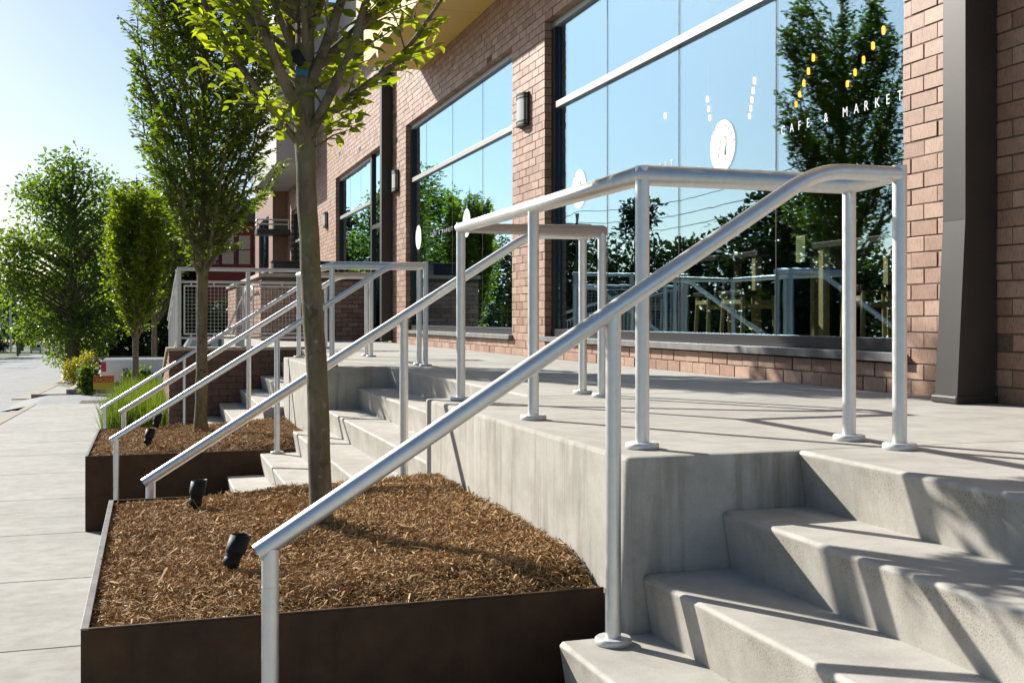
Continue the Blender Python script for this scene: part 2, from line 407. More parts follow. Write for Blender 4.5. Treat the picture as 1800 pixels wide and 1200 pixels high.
# ------------------------------------------------------------------ terrace, concrete blocks, stairs
FL = [(-2.5, 3.185), (5.865, 9.81), (12.555, 15.85)]        # flights of steps along y
BL = [(3.185, 5.865), (9.81, 12.555)]                       # blocks with planters in front
ter = tag(empty('terrace'), kind='structure')
NR = 0.013
def step_profile(xn, zt, xback, zbot):
    arc = [(xn + NR - NR * math.sin(t), zt - NR + NR * math.cos(t)) for t in [i * math.pi / 2 / 5 for i in range(6)]]
    return [(xback, zt)] + arc + [(xn + 0.032, zbot), (xback, zbot)]
def step_mesh(name, parent, xn, zt, xback, zbot, y0, y1):
    # profile extruded in short bays so the nosing can be a little uneven
    prof = step_profile(xn, zt, xback, zbot); n = len(prof)
    ny = max(2, int((y1 - y0) / 0.09)); ys = np.linspace(y0, y1, ny + 1)
    V = []; F = []; MI = []
    w = np.cumsum(rng.normal(0, 0.0006, ny + 1)); w -= np.linspace(w[0], w[-1], ny + 1)
    for j, y in enumerate(ys):
        for i, (x, z) in enumerate(prof):
            k = 1.0 if 1 <= i <= 6 else 0.0
            V.append((x + k * w[j] + (rng.normal(0, 0.0005) if k else 0), y, z + (rng.normal(0, 0.0004) if 3 <= i <= 6 else 0)))
    for j in range(ny):
        for i in range(n):
            a = j * n + i; b = j * n + (i + 1) % n
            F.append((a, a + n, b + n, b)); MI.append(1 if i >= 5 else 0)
    me = bpy.data.meshes.new(name)
    caps = [tuple(range(n)), tuple(range(ny * n + n - 1, ny * n - 1, -1))]
    me.from_pydata(V, [], F + caps); me.update()
    me.polygons.foreach_set('material_index', MI + [1, 1])
    me.polygons.foreach_set('use_smooth', [1 <= (q % n) <= 5 for q in range(len(F))] + [False, False])
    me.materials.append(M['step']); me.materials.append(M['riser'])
    return link(name, me, None, parent)
lab = ['wide concrete steps with rounded nosings in the right foreground', 'concrete steps between the two rusty planters', 'concrete steps between the far planter and the brick wall']
for k, (y0, y1) in enumerate(FL):
    st = tag(empty('concrete_stairs', (0, 0, 0)), lab[k], 'stairs', 'flights of steps up to the terrace')
    y0g = y0 + 0.003; y1g = y1 - 0.003
    step_mesh('landing_slab', ter, XN, ZT, XF - 0.006, ZT - RISE - 0.03, y0g, y1g)
    i = 1
    while ZT - i * RISE > gz(y0) + 0.03:
        z = ZT - i * RISE; xb = XN - (i - 1) * TREAD + 0.09
        step_mesh('step', st, XN - i * TREAD, z, xb, max(z - RISE - 0.03, gz(y1) - 0.3), y0g + 0.001 * i, y1g - 0.001 * i)
        i += 1
blab = ['concrete block wall behind the nearer planter', 'concrete block wall behind the farther planter']
for k, (y0, y1) in enumerate(BL):
    b = MB().bbox(XW, XF - 0.006, y0 + 0.002, y1 - 0.002, -2.3, ZT, 0.014).build('retaining_block', M['block'])
    b.data.materials.append(M['terrace'])
    for p in b.data.polygons:
        if p.normal.z > 0.7: p.material_index = 1
    tag(b, blab[k], 'wall', 'concrete blocks between the stairs')
MB().box(XF - 0.9, XF + 0.4, -2.5, 16.2, -2.4, ZT - 0.24).build('terrace_core', M['gap'], ter)
for a, b in [(15.9, 19.0), (19.0, 22.0), (22.0, 26.0), (26.0, 30.0), (30.0, 35.4)]:
    MB().bbox(2.02, XF - 0.006, a + 0.003, b - 0.003, -2.2, ZT, 0.012).build('panel', M['terrace'], ter)

rmp = MB().prism_x([(16.15, -2.4), (35, -2.6), (35, -2.2), (16.15, -0.85)], 0.56, 2.015).build('ramp', M['asphalt']); tag(rmp, kind='structure')

# ------------------------------------------------------------------ railings
RP, RR = 0.0235, 0.0258
xb, xe, zr, m_, xbend = 1.555, 2.355, 0.474, 0.632, 2.042
def bend_pts(xend, y):
    """sloping hand rail with an eased bend into the level run"""
    pts = [(xend, y, zr + m_ * (xend - xbend))]
    r = 0.10
    for t in np.linspace(0, 1, 9):
        p0 = (xbend - r, zr - m_ * r); p1 = (xbend, zr); p2 = (xbend + r, zr)
        px = (1 - t) ** 2 * p0[0] + 2 * t * (1 - t) * p1[0] + t * t * p2[0]
        pz = (1 - t) ** 2 * p0[1] + 2 * t * (1 - t) * p1[1] + t * t * p2[1]
        pts.append((px, y, pz))
    return pts
def slope_z(x): return zr + m_ * (x - xbend)
def post(parent, x, y, z0, z1, flange=True, r=RP, collar=False):
    mb = MB().tube([(0, 0, 0), (0, 0, z1 - z0)], r, 20)
    p = mb.build('post', M['alu'], parent, (x, y, z0))
    if collar: MB().tube([(0, 0, z1 - z0 - 0.105), (0, 0, z1 - z0 - 0.102)], r + 0.0006, 20).build('weld_ring', M['alu_dull'], p)
    if flange:
        fl = MB(); fl.tube([(0, 0, 0), (0, 0, 0.003), (0, 0, 0.016), (0, 0, 0.021)], [0.053, 0.056, 0.056, 0.052], 24)
        fl.build('base_flange', M['alu_dull'], p)
    return p
def nosing_z(x):
    i = math.ceil((XN - x) / TREAD - 1e-6); i = max(i, 0)
    return ZT - i * RISE
def railing(yA, yg1, yg2, yB, endA, endB, postA, postB, botA, botB, label):
    e = tag(empty('stair_railing', (xb, (yg1 + yg2) / 2, ZT)), label, 'railing', 'aluminium stair railings')
    inv = (-xb, -(yg1 + yg2) / 2, -ZT)
    def B(mb, name, mat):
        o = mb.build(name, mat, e); o.location = inv; return o
    def P(x, y, z0, z1, **k):
        o = post(e, x, y, z0, z1, **k); o.location = (x + inv[0], y + inv[1], z0 + inv[2]); return o
    for (y, end, pm, pb) in ((yA, endA, postA, botA), (yB, endB, postB, botB)):
        B(MB().tube(bend_pts(end, y) + [(xe, y, zr)], RR, 20), 'hand_rail', M['alu'])
        P(pm, y, nosing_z(pm), slope_z(pm) - 0.012, collar=True)
        P(pb, y, gz(y) - 0.02, slope_z(pb) - 0.012, flange=True, collar=True)
        P(xe, y, ZT, zr + RR + 0.004, flange=True)
    B(MB().tube([(xe, yA, zr), (xe, yg1, zr), (xb, yg1, zr), (xb, yg2, zr), (xe, yg2, zr), (xe, yB, zr)], RR - 0.001, 20), 'guard_rail', M['alu'])
    for x, y, top in ((xe, yg1, zr - 0.01), (xb, yg1, zr + RR + 0.004), (xb, (yg1 + yg2) / 2 - 0.03, zr - 0.01), (xb, yg2, zr + RR + 0.002), (xe, yg2, zr - 0.01)):
        P(x, y, ZT, top)
    return e
railing(3.11, 3.39, 5.66, 5.945, 0.279, -0.028, 1.331, 1.313, 0.314, 0.005, 'satin aluminium railing around the near planter block, largest in the picture')
railing(9.765, 10.015, 12.35, 12.63, -0.303, -0.30, 1.044, 1.044, -0.262, -0.262, 'satin aluminium railing around the farther planter block')
# single hand rail against the brick wall
e = tag(empty('stair_hand_rail', (0.45, 15.72, gz(15.7))), 'single aluminium hand rail beside the dark brick wall', 'railing')
o = MB().tube(bend_pts(-0.603, 15.72) + [(xe, 15.72, zr)], RR, 16).build('hand_rail', M['alu'], e); o.location = (-0.45, -15.72, -gz(15.7))
for x, z0, z1 in ((-0.56, gz(15.7), slope_z(-0.56) - 0.01), (0.45, nosing_z(0.45), slope_z(0.45) - 0.01), (xe, ZT, zr + RR)):
    p = post(e, x, 15.72, z0, z1); p.location = (x - 0.45, 0, z0 - gz(15.7))

# ------------------------------------------------------------------ planters with mulch, uplights
def planter(x0, x1, y0, y1, ztop, label):
    e = tag(empty('steel_planter', (x0, y0, gz(y0))), label, 'planter', 'weathered steel planters')
    off = Vector((-x0, -y0, -gz(y0))); t = 0.007
    def part(mb, nm):
        o = mb.build(nm, M['corten'], e); o.location = off; return o
    zb = gz(y1) - 0.12
    part(MB().bbox(x0, x1, y0, y0 + t, zb, ztop, 0.0015), 'front_panel')
    part(MB().bbox(x0, x1, y1 - t, y1, zb, ztop, 0.0015), 'rear_panel')
    part(MB().bbox(x0 - 0.0005, x0 + t, y0 + t + 0.001, y1 - t - 0.001, zb, ztop - 0.0005, 0.0015), 'street_panel')
    part(MB().bbox(x0 - 0.001, x0 + 0.021, y0 + 0.001, y1 - 0.001, ztop + 0.0005, ztop + 0.0065, 0.0015), 'rim').data.materials[0] = M['steel_edge']
    part(MB().bbox(x0 + 0.0215, x1, y0 - 0.0005, y0 + 0.010, ztop + 0.0005, ztop + 0.006, 0.0015), 'rim')
    part(MB().bbox(x0 + 0.0215, x1, y1 - 0.010, y1 + 0.0005, ztop + 0.0005, ztop + 0.006, 0.0015), 'rim')
    return e
planter(-0.185, XW - 0.003, 3.372, 5.72, -0.882, 'near rusty steel planter filled with brown mulch')
planter(-0.512, XW - 0.003, 9.98, 12.40, -1.158, 'far rusty steel planter filled with brown mulch')

def hnoise(x, y, seed=0):
    s = seed * 1.7
    return (np.sin(3.1 * x + 1.7 * y + s) * np.sin(2.3 * y - 1.1 * x + 2 * s) * 0.5 + 0.3 * np.sin(7.3 * x - 4.1 * y + s) * np.sin(6.1 * y + 3.3 * x)
            + 0.2 * np.sin(15.1 * x + 9 * y + s) * np.sin(13.7 * y - 8 * x + s))
def mulch_bed(x0, x1, y0, y1, zl, zrr, n, label, seed, tree, csize=1.0):
    r = np.random.default_rng(seed)
    def H(x, y):
        u = np.clip((x - x0) / (x1 - x0), 0, 1)
        edge = np.minimum(np.minimum((x - x0) / 0.12, (y - y0) / 0.10), (y1 - y) / 0.10)
        v = np.clip((y - y0) / 0.30, 0, 1); v = v * v * (3 - 2 * v)
        h = zl + 0.018 + (zrr - zl - 0.018) * u ** 1.3 * v + 0.017 * hnoise(x * 1.6, y * 1.6, seed) + 0.010 * hnoise(x * 5.1, y * 4.7, seed + 3)
        d = np.hypot(x - tree[0], y - tree[1]); h = h + 0.035 * np.exp(-(d / 0.25) ** 2)
        return h - 0.010 * np.clip(1 - edge, 0, 1)
    nx, ny = 60, 90
    gx, gy = np.meshgrid(np.linspace(x0 + 0.008, x1 - 0.004, nx), np.linspace(y0 + 0.008, y1 - 0.008, ny))
    Z = H(gx, gy) - 0.012 + r.normal(0, 0.004, gx.shape)
    V = np.stack([gx, gy, Z], -1).reshape(-1, 3)
    idx = np.arange(nx * ny).reshape(ny, nx)
    F = np.stack([idx[:-1, :-1], idx[:-1, 1:], idx[1:, 1:], idx[1:, :-1]], -1).reshape(-1, 4)
    T = np.full(len(V), 0.05)
    # shredded bark: bent slivers
    px = r.uniform(x0 + 0.015, x1 - 0.01, n); py = r.uniform(y0 + 0.015, y1 - 0.015, n)
    pz = H(px, py) + r.uniform(-0.010, 0.012, n)
    L = r.gamma(1.8, 0.0085, n) * csize + 0.006; Wd = L * r.uniform(0.035, 0.12, n) * 0.5 + 0.0007
    a = r.uniform(0, 2 * np.pi, n); tilt = r.normal(0, 0.36, n); roll = r.normal(0, 0.6, n)
    d = np.stack([np.cos(a) * np.cos(tilt), np.sin(a) * np.cos(tilt), np.sin(tilt)], -1)
    sd = np.stack([-np.sin(a), np.cos(a), np.zeros(n)], -1)
    nm = np.cross(d, sd); sd2 = sd * np.cos(roll)[:, None] + nm * np.sin(roll)[:, None]; nm2 = np.cross(d, sd2)
    P = np.stack([px, py, pz], -1)
    bend = r.normal(0, 0.22, n) * L
    rows = []
    for t, w, b in ((-0.5, 0.55, 0), (0.0, 1.0, 1), (0.5, 0.35, 0)):
        cc = P + d * (L * t)[:, None] + nm2 * (bend * b)[:, None]
        rows += [cc - sd2 * (Wd * w)[:, None], cc + sd2 * (Wd * w)[:, None]]
    C = np.stack(rows, 1).reshape(-1, 3)
    base = len(V) + np.arange(n)[:, None] * 6
    Fq = np.concatenate([base + np.array([0, 1, 3, 2]), base + np.array([2, 3, 5, 4])])
    tt = np.clip(r.beta(2.6, 2.0, n), 0, 0.93); pale = r.random(n) < 0.035; tt[pale] = r.uniform(0.93, 1.0, pale.sum())
    me = np_mesh('mulch', np.concatenate([V, C]), np.concatenate([F, Fq]), tint=np.concatenate([T, np.repeat(tt, 6)]))
    tag(link('mulch', me, M['mulch']), label, 'mulch', kind='stuff')
    return H
H1 = mulch_bed(-0.178, XW - 0.004, 3.38, 5.712, -0.912, -0.805, 150000, 'shredded brown bark mulch in the near planter', 3, (0.650, 4.48))
H2 = mulch_bed(-0.505, XW - 0.004, 9.99, 12.39, -1.185, -1.08, 45000, 'shredded brown bark mulch in the far planter', 5, (0.485, 11.55), 1.3)

def uplight(x, y, z, tilt, az, label, sc=1.0):
    e = tag(empty('landscape_uplight', (x, y, z)), label, 'spotlight', 'black planter uplights'); e.rotation_euler = (0, 0, az)
    st = MB().tube([(0, 0, -0.05), (0, 0, 0.05)], 0.012 * sc, 12).build('stake', M['black'], e)
    b = MB()
    d = Vector((math.sin(tilt), 0, math.cos(tilt)))
    def at(t, off=0): return Vector((0, 0, 0.035)) + d * t * sc
    b.tube([at(-.005), at(0.0), at(.03), at(.032), at(.036), at(.040), at(.044), at(.048), at(.055), at(.06), at(.062)],
           [.026*sc, .034*sc, .035*sc, .032*sc, .032*sc, .035*sc, .032*sc, .035*sc, .036*sc, .041*sc, .042*sc], 24)
    b.build('body', M['black'], e)
    sh = MB(); n = 28; side = d.cross(Vector((0, 1, 0))).normalized(); up = Vector((0, 1, 0))
    vs = []; fs = []
    for ring, (t, r) in enumerate(((.060, .042), (.145, .042), (.145, .039), (.075, .039))):
        for j in range(n):
            q = 2 * math.pi * j / n
            cut = 0.022 * (0.5 + 0.5 * math.cos(q)) if ring in (1, 2) else 0     # the cowl is cut at a slant
            vs.append(at(t - cut) + (side * math.cos(q) + up * math.sin(q)) * r * sc)
    for k in range(3):
        for j in range(n):
            a = k * n + j; bq = k * n + (j + 1) % n; fs.append((a, bq, bq + n, a + n))
    sh.add(vs, fs, True); sh.build('cowl', M['black'], e)
    l = MB().tube([at(.074), at(.078)], .0385 * sc, 24).build('lens', M['rubber'], e)
    return e
uplight(0.262, 3.93, float(H1(0.262, 3.93)) - 0.01, R(21), R(15), 'black uplight in the near planter, the one nearest the camera', 0.82)
uplight(0.200, 5.36, float(H1(0.20, 5.36)) - 0.005, R(10), R(-20), 'black uplight standing at the rear edge of the near planter', 0.85)
uplight(-0.02, 10.45, float(H2(-0.02, 10.45)) - 0.005, R(16), R(20), 'black uplight near the front left of the far planter', 1.0)
uplight(0.06, 12.15, float(H2(0.06, 12.15)) - 0.005, R(14), R(0), 'black uplight half hidden behind the railing at the back of the far planter', 1.0)

# ------------------------------------------------------------------ the brick building
bd = tag(empty('brick_building', (XF, 12, ZT)), 'brown brick building with large shop windows above the terrace', 'building')
BO = Vector((-XF, -12, -ZT))
def bpart(mb, name, mat, parent=None):
    o = mb.build(name, mat, parent or bd)
    if parent is None: o.location = BO
    return o
CH, BLn, JT = 0.0895, 0.223, 0.010
ZW0 = ZT + 2 * CH; ZW1 = ZT + 41 * CH
WIN = [(5.386, 11.483), (12.63, 18.43), (21.95, 25.86), (29.4, 34.4)]
DOOR = (20.50, 21.95)
OPEN = [(a, b, ZW0, ZW1) for a, b in WIN] + [(DOOR[0], DOOR[1], ZT - 1, ZW1)]
OPEN[2] = (WIN[2][0] - 0.001, WIN[2][1], ZW0, ZW1)
def wtop(y): return 3.95 if (y < 17.4 or y > 28.9) else 5.35
Y0, Y1 = 2.2, 35.4
bricks = []
k = 0
while True:
    z0 = ZT + k * CH; z1 = z0 + CH - JT
    if z0 > 5.3: break
    zc = (z0 + z1) / 2
    blocks = sorted([(a, b) for a, b, za, zb in OPEN if za - 0.001 < zc < zb + 0.001])
    if zc > 3.94: runs0 = [(17.4, 28.9)]
    else: runs0 = [(Y0, Y1)]
    runs = []
    for ra, rb in runs0:
        cur = ra
        for a, b in blocks:
            if b <= ra or a >= rb: continue
            if a > cur + 0.02: runs.append((cur, a))
            cur = max(cur, b)
        if cur < rb: runs.append((cur, rb))
    for ra, rb in runs:
        y = math.floor((ra - Y0) / BLn) * BLn + Y0 - (BLn / 2 if k % 2 else 0)
        while y < rb:
            a = max(y, ra); b = min(y + BLn - JT, rb - (0 if rb < y + BLn else 0))
            if b - a > 0.03: bricks.append((a, b, z0, z1))
            y += BLn
    k += 1
def brick_score(b):
    p = proj(XF, (b[0] + b[1]) / 2, (b[2] + b[3]) / 2)
    q1 = proj(XF, b[0], b[2]); q2 = proj(XF, b[1], b[3])
    if not p or not q1 or not q2 or not (0 < p[0] < 1800 and 0 < p[1] < 1200): return 0
    return abs(q1[0] - q2[0]) * abs(q1[1] - q2[1])
order = sorted(range(len(bricks)), key=lambda i: -brick_score(bricks[i]))
single = set(i for i in order[:300] if brick_score(bricks[i]) > 40)
DEP = 0.118
def brick_arrays(b, r):
    a, bb, z0, z1 = b; j = lambda s=0.0011: r.normal(0, s)
    x0 = XF + abs(j(0.0022)); x1 = XF + DEP; ch = 0.0009
    # chamfered front so edges catch light
    return [(x1, a, z0), (x1, bb, z0), (x1, bb, z1), (x1, a, z1),
            (x0 + ch, a + j(), z0 + j()), (x0 + ch, bb + j(), z0 + j()), (x0 + ch, bb + j(), z1 + j()), (x0 + ch, a + j(), z1 + j()),
            (x0, a + ch, z0 + ch), (x0, bb - ch, z0 + ch), (x0, bb - ch, z1 - ch), (x0, a + ch, z1 - ch)]
BF = [(8, 11, 10, 9), (4, 8, 9, 5), (5, 9, 10, 6), (6, 10, 11, 7), (7, 11, 8, 4), (0, 4, 5, 1), (1, 5, 6, 2), (2, 6, 7, 3), (3, 7, 4, 0)]
rb_ = np.random.default_rng(21)
proto = {}
V = []; F = []; T = []
for i, b in enumerate(bricks):
    if i in single:
        key = (round(b[1] - b[0], 3), i % 4)
        if key not in proto:
            vs = brick_arrays((0, b[1] - b[0], 0, b[3] - b[2]), rb_)
            me = bpy.data.meshes.new('brick'); me.from_pydata([(v[0] - XF, v[1], v[2]) for v in vs], [], BF); me.update(); me.materials.append(M['brick1'])
            proto[key] = me
        o = bpy.data.objects.new('brick', proto[key]); COL.objects.link(o); o.parent = bd
        o.location = (XF + BO.x + rb_.normal(0, 0.0012), b[0] + BO.y, b[2] + BO.z)
    else:
        n = len(V); V += brick_arrays(b, rb_); F += [tuple(q + n for q in f) for f in BF]; T += [rb_.random()] * 12
me = np_mesh('brick_courses', V, F, tint=T)
o = link('brick_courses', me, M['brickN'], bd); o.location = BO; o['kind'] = 'stuff'
# mortar backing with the openings left out (set back behind the brick faces and reveals)
back = MB(); rec = 0.009
ys = sorted(set([Y0, Y1, 17.4, 28.9] + [v for a, b, _, _ in OPEN for v in (a, b)]))
zs = [ZT - 0.3, ZW0, ZW1]
for ya, yb in zip(ys[:-1], ys[1:]):
    if yb - ya < 0.01: continue
    ym = (ya + yb) / 2
    win = any(a < ym < b for a, b in WIN); dr = DOOR[0] < ym < DOOR[1]
    top = wtop(ym)
    segs = [(ZW1 + rec, top)] if (win or dr) else [(ZT - 0.3, top)]
    if win: segs.append((ZT - 0.3, ZW0 - rec))
    for za, zb in segs:
        a2 = ya - (rec if False else 0) ; b2 = yb
        if not (win or dr):
            if any(abs(ya - b) < 1e-3 for a, b in WIN + [DOOR]): a2 = ya + rec
            if any(abs(yb - a) < 1e-3 for a, b in WIN + [DOOR]): b2 = yb - rec
        back.box(XF + 0.0065, XF + 0.32, a2, b2, za, zb)
bpart(back, 'wall_core', M['mortar'])

# windows
TRZ = 2.31
def window(y0, y1, joints, label=None, door=False):
    w = empty('window', (XF, (y0 + y1) / 2, ZW0)); w.parent = bd; w.location = Vector((XF, (y0 + y1) / 2, ZW0)) + BO
    off = Vector((-XF, -(y0 + y1) / 2, -ZW0))
    def part(mb, nm, mat):
        o = mb.build(nm, mat, w); o.location = off; return o
    zb, zt = ZW0 + 0.135, ZW1 - 0.075
    part(MB().bbox(XF - 0.055, XG + 0.09, y0 - 0.03, y1 + 0.03, ZW0 + 0.002, ZW0 + 0.055, 0.004), 'sill', M['sill'])
    part(MB().bbox(XG - 0.055, XG + 0.05, y0 + 0.002, y1 - 0.002, ZW0 + 0.057, zb, 0.003), 'bottom_rail', M['frame'])
    part(MB().bbox(XG - 0.045, XG + 0.05, y0 + 0.002, y1 - 0.002, zt, ZW1 - 0.002, 0.003), 'head_rail', M['frame_light'])
    part(MB().bbox(XG - 0.05, XG + 0.05, y0 + 0.002, y0 + 0.055, zb + 0.001, zt - 0.001, 0.003), 'jamb', M['frame'])
    part(MB().bbox(XG - 0.05, XG + 0.05, y1 - 0.10, y1 - 0.002, zb + 0.001, zt - 0.001, 0.003), 'jamb', M['frame'])
    part(MB().bbox(XG - 0.045, XG + 0.045, y0 + 0.057, y1 - 0.102, TRZ - 0.034, TRZ + 0.034, 0.003), 'transom', M['frame_light'])
    cols = [y0 + 0.056] + joints + [y1 - 0.101]
    for a, b in zip(cols[:-1], cols[1:]):
        for za, zc in ((zb, TRZ - 0.035), (TRZ + 0.035, zt)):
            part(MB().box(XG - 0.004, XG + 0.004, a + 0.005, b - 0.005, za, zc), 'pane', M['glass'])
    for j in joints:
        part(MB().box(XG - 0.0055, XG + 0.012, j - 0.0052, j + 0.0052, zb, TRZ - 0.036), 'joint_seal', M['frame'])
        part(MB().box(XG - 0.0055, XG + 0.012, j - 0.0052, j + 0.0052, TRZ + 0.036, zt), 'joint_seal', M['frame'])
    return w, off
w1, o1 = window(*WIN[0], [6.953, 8.482, 10.025])
w2, o2 = window(*WIN[1], [14.283, 15.84, 17.466])
w3, o3 = window(*WIN[2], [23.3, 24.6])
w4, o4 = window(*WIN[3], [31.0, 32.7])
# glazed door beside the third window
dr = empty('door', (0, 0, 0), bd); dr.location = BO
a, b = DOOR
MB().box(XG - 0.05, XG + 0.05, a + 0.002, a + 0.07, ZT, ZW1 - 0.002).build('frame', M['frame'], dr)
MB().box(XG - 0.05, XG + 0.05, b - 0.09, b - 0.004, ZT, ZW1 - 0.002).build('frame', M['frame'], dr)
MB().box(XG - 0.045, XG + 0.045, a + 0.071, b - 0.091, 1.75, 1.83).build('frame', M['frame'], dr)
MB().box(XG - 0.045, XG + 0.045, a + 0.071, b - 0.091, ZT + 0.01, ZT + 0.26).build('kick_panel', M['frame'], dr)
MB().box(XG - 0.004, XG + 0.004, a + 0.071, b - 0.091, ZT + 0.261, 1.749).build('pane', M['glass'], dr)
MB().box(XG - 0.004, XG + 0.004, a + 0.071, b - 0.091, 1.831, ZW1 - 0.01).build('pane', M['glass'], dr)
MB().tube([(XG - 0.05, a + 0.15, 0.45), (XG - 0.09, a + 0.15, 0.47), (XG - 0.09, a + 0.15, 0.78), (XG - 0.05, a + 0.15, 0.80)], 0.014, 10).build('handle', M['alu'], dr)

# lettering on the glass
def text_mesh(txt, size, mat, name, spacing=1.0, thick=0.0015, offset=0.0):
    cu = bpy.data.curves.new(name, 'FONT'); cu.body = txt; cu.size = size; cu.space_character = spacing; cu.extrude = thick / 2
    cu.offset = offset; cu.align_x = 'LEFT'
    ob = bpy.data.objects.new(name, cu); COL.objects.link(ob)
    dg = bpy.context.evaluated_depsgraph_get(); me = bpy.data.meshes.new_from_object(ob.evaluated_get(dg))
    bpy.data.objects.remove(ob); bpy.data.curves.remove(cu)
    me.materials.clear(); me.materials.append(mat); return me
# x axis of the text runs towards -y, text up is +z, faces -x
TM = Matrix(((0, 0, -1, 0), (-1, 0, 0, 0), (0, 1, 0, 0), (0, 0, 0, 1)))
def place_text(txt, y_start, z, height, width, win, off, mat, name='lettering', spacing=1.6, rot=0.0, x=XG - 0.0062, offset=0.0):
    if len(txt) > 1:
        # one mesh for each letter, spaced like wide-set signage
        adv = {'M': 0.80, 'A': 0.66, '&': 0.72, ' ': 0.42, 'E': 0.56, 'F': 0.54, 'T': 0.58}
        tot = sum(adv.get(c, 0.64) for c in txt[:-1]); gap = (width - height / 0.70 * 0.62 * (tot + 0.5)) / (len(txt) - 1)
        y = y_start
        for c in txt:
            if c != ' ': place_text(c, y, z, height, None, win, off, mat, 'letter', 1.0, 0.0, x, offset)
            y -= height / 0.70 * 0.62 * adv.get(c, 0.64) + gap
        return
    me = text_mesh(txt, 1.0, mat, name, spacing, offset=offset)
    x0 = min(v.co.x for v in me.vertices); sy = height / 0.70; sx = sy * (0.86 if name == 'letter' else 1.0)
    me.transform(Matrix.Diagonal((sx, sy, 0.4, 1)) @ Matrix.Translation((-x0, 0, 0)))
    if rot: me.transform(Matrix.Rotation(rot, 4, 'Z'))
    me.transform(TM)
    o = link(name, me, None, win); o.location = Vector((x, y_start, z)) + off; return o
def logo(yc, zc, r, win, off):
    mb = MB(); n = 48
    x = XG - 0.0055
    vs = [(x, yc + r * math.cos(t), zc + r * math.sin(t)) for t in [2 * math.pi * i / n for i in range(n)]]
    vs2 = [(x + 0.001, v[1], v[2]) for v in vs]
    mb.add(vs + vs2, [tuple(range(n))] + [(i, (i + 1) % n, (i + 1) % n + n, i + n) for i in range(n)])
    o = mb.build('logo_disc', M['white'], win); o.location = off
    msg = 'TWO CHEFS'; N = len(msg)
    for i, ch in enumerate(msg):
        if ch == ' ': continue
        a = R(72 - 144 * i / (N - 1))       # angle from up, positive to the left in the picture
        rr = r * 0.78
        place_text(ch, yc + rr * math.sin(a) + 0.016 * math.cos(a), zc + rr * math.cos(a) - 0.016 * math.sin(a) * -1 - 0.012, 0.046, None, win, off, M['ink'], 'logo_letter', 1.0, rot=a, x=x - 0.0012)
    # the figure two and a whisk
    def stroke(pts, w=0.003):
        o = MB().tube([(x - 0.001, yc - p[0], zc + p[1]) for p in pts], w * 0.5, 6).build('logo_mark', M['ink'], win); o.location = off
    stroke([(-0.075, 0.045), (-0.065, 0.062), (-0.045, 0.066), (-0.03, 0.05), (-0.032, 0.02), (-0.06, -0.05), (-0.07, -0.08), (-0.03, -0.08)])
    stroke([(0.03, 0.07), (0.02, 0.03), (0.025, -0.01), (0.045, -0.02), (0.065, -0.01), (0.07, 0.03), (0.06, 0.07), (0.03, 0.07)], 0.003)
    stroke([(0.045, 0.07), (0.045, -0.07)], 0.003); stroke([(0.04, -0.02), (0.035, -0.075), (0.055, -0.075), (0.05, -0.02)], 0.003)
for yc, w, off in ((7.73, w1, o1), (10.77, w1, o1), (15.08, w2, o2), (18.02, w2, o2)):
    logo(yc, 1.335, 0.2, w, off)
    place_text('CAFE & MARKET', yc - 0.85, 1.286, 0.062, 1.31, w, off, M['white'], 'lettering', 1.75, offset=-0.004)

# upper volumes: ochre overhang, grey panel overhang, cream upper storey
def panel_volume(x0, x1, y0, y1, z0, z1, mat, cuts_y, cuts_z, soff=None):
    e = empty('upper_storey', (0, 0, 0), bd); e.location = BO
    MB().box(x0 + 0.02, x1, y0 + 0.02, y1 - 0.02, z0 + 0.02, z1).build('core', M['frame'], e)
    yy = [y0] + cuts_y + [y1]; zz = [z0] + cuts_z + [z1]; g = 0.006
    for a, b in zip(yy[:-1], yy[1:]):
        MB().bbox(x0 + 0.021, x1 - 0.001, a + g, b - g, z0, z0 + 0.019, 0.002).build('soffit_panel', soff or mat, e)
        for c, d in zip(zz[:-1], zz[1:]):
            MB().bbox(x0, x0 + 0.0195, a + g, b - g, c + g, d - g, 0.002).build('wall_panel', mat, e)
    for c, d in zip(zz[:-1], zz[1:]):
        MB().bbox(x0 + 0.0005, x1, y0, y0 + 0.0195, c + g, d - g, 0.002).build('wall_panel', mat, e)
    return e
panel_volume(3.20, XF + 0.3, 1.0, 17.4, 3.955, 9.0, M['yellow'], [3.6, 6.2, 8.8, 11.3, 13.9, 16.0], [5.1, 6.4, 7.7])
panel_volume(3.07, XF + 0.3, 28.9, 35.4, 3.955, 10.0, M['grey_panel'], [31.2, 33.4], [5.3, 6.8, 8.3])
us = MB().box(XF + 0.55, XF + 4, 17.4, 28.9, 5.3, 9.5); bpart(us, 'setback_storey', M['cream'])
bpart(MB().bbox(XF - 0.55, XF + 0.6, 17.42, 26.2, 5.34, 5.46, 0.01), 'coping_canopy', M['spout'])
bpart(MB().box(XF + 0.3, XF + 9, 1.0, 2.2, ZT - 1, 9.0), 'end_wall', M['cream'])
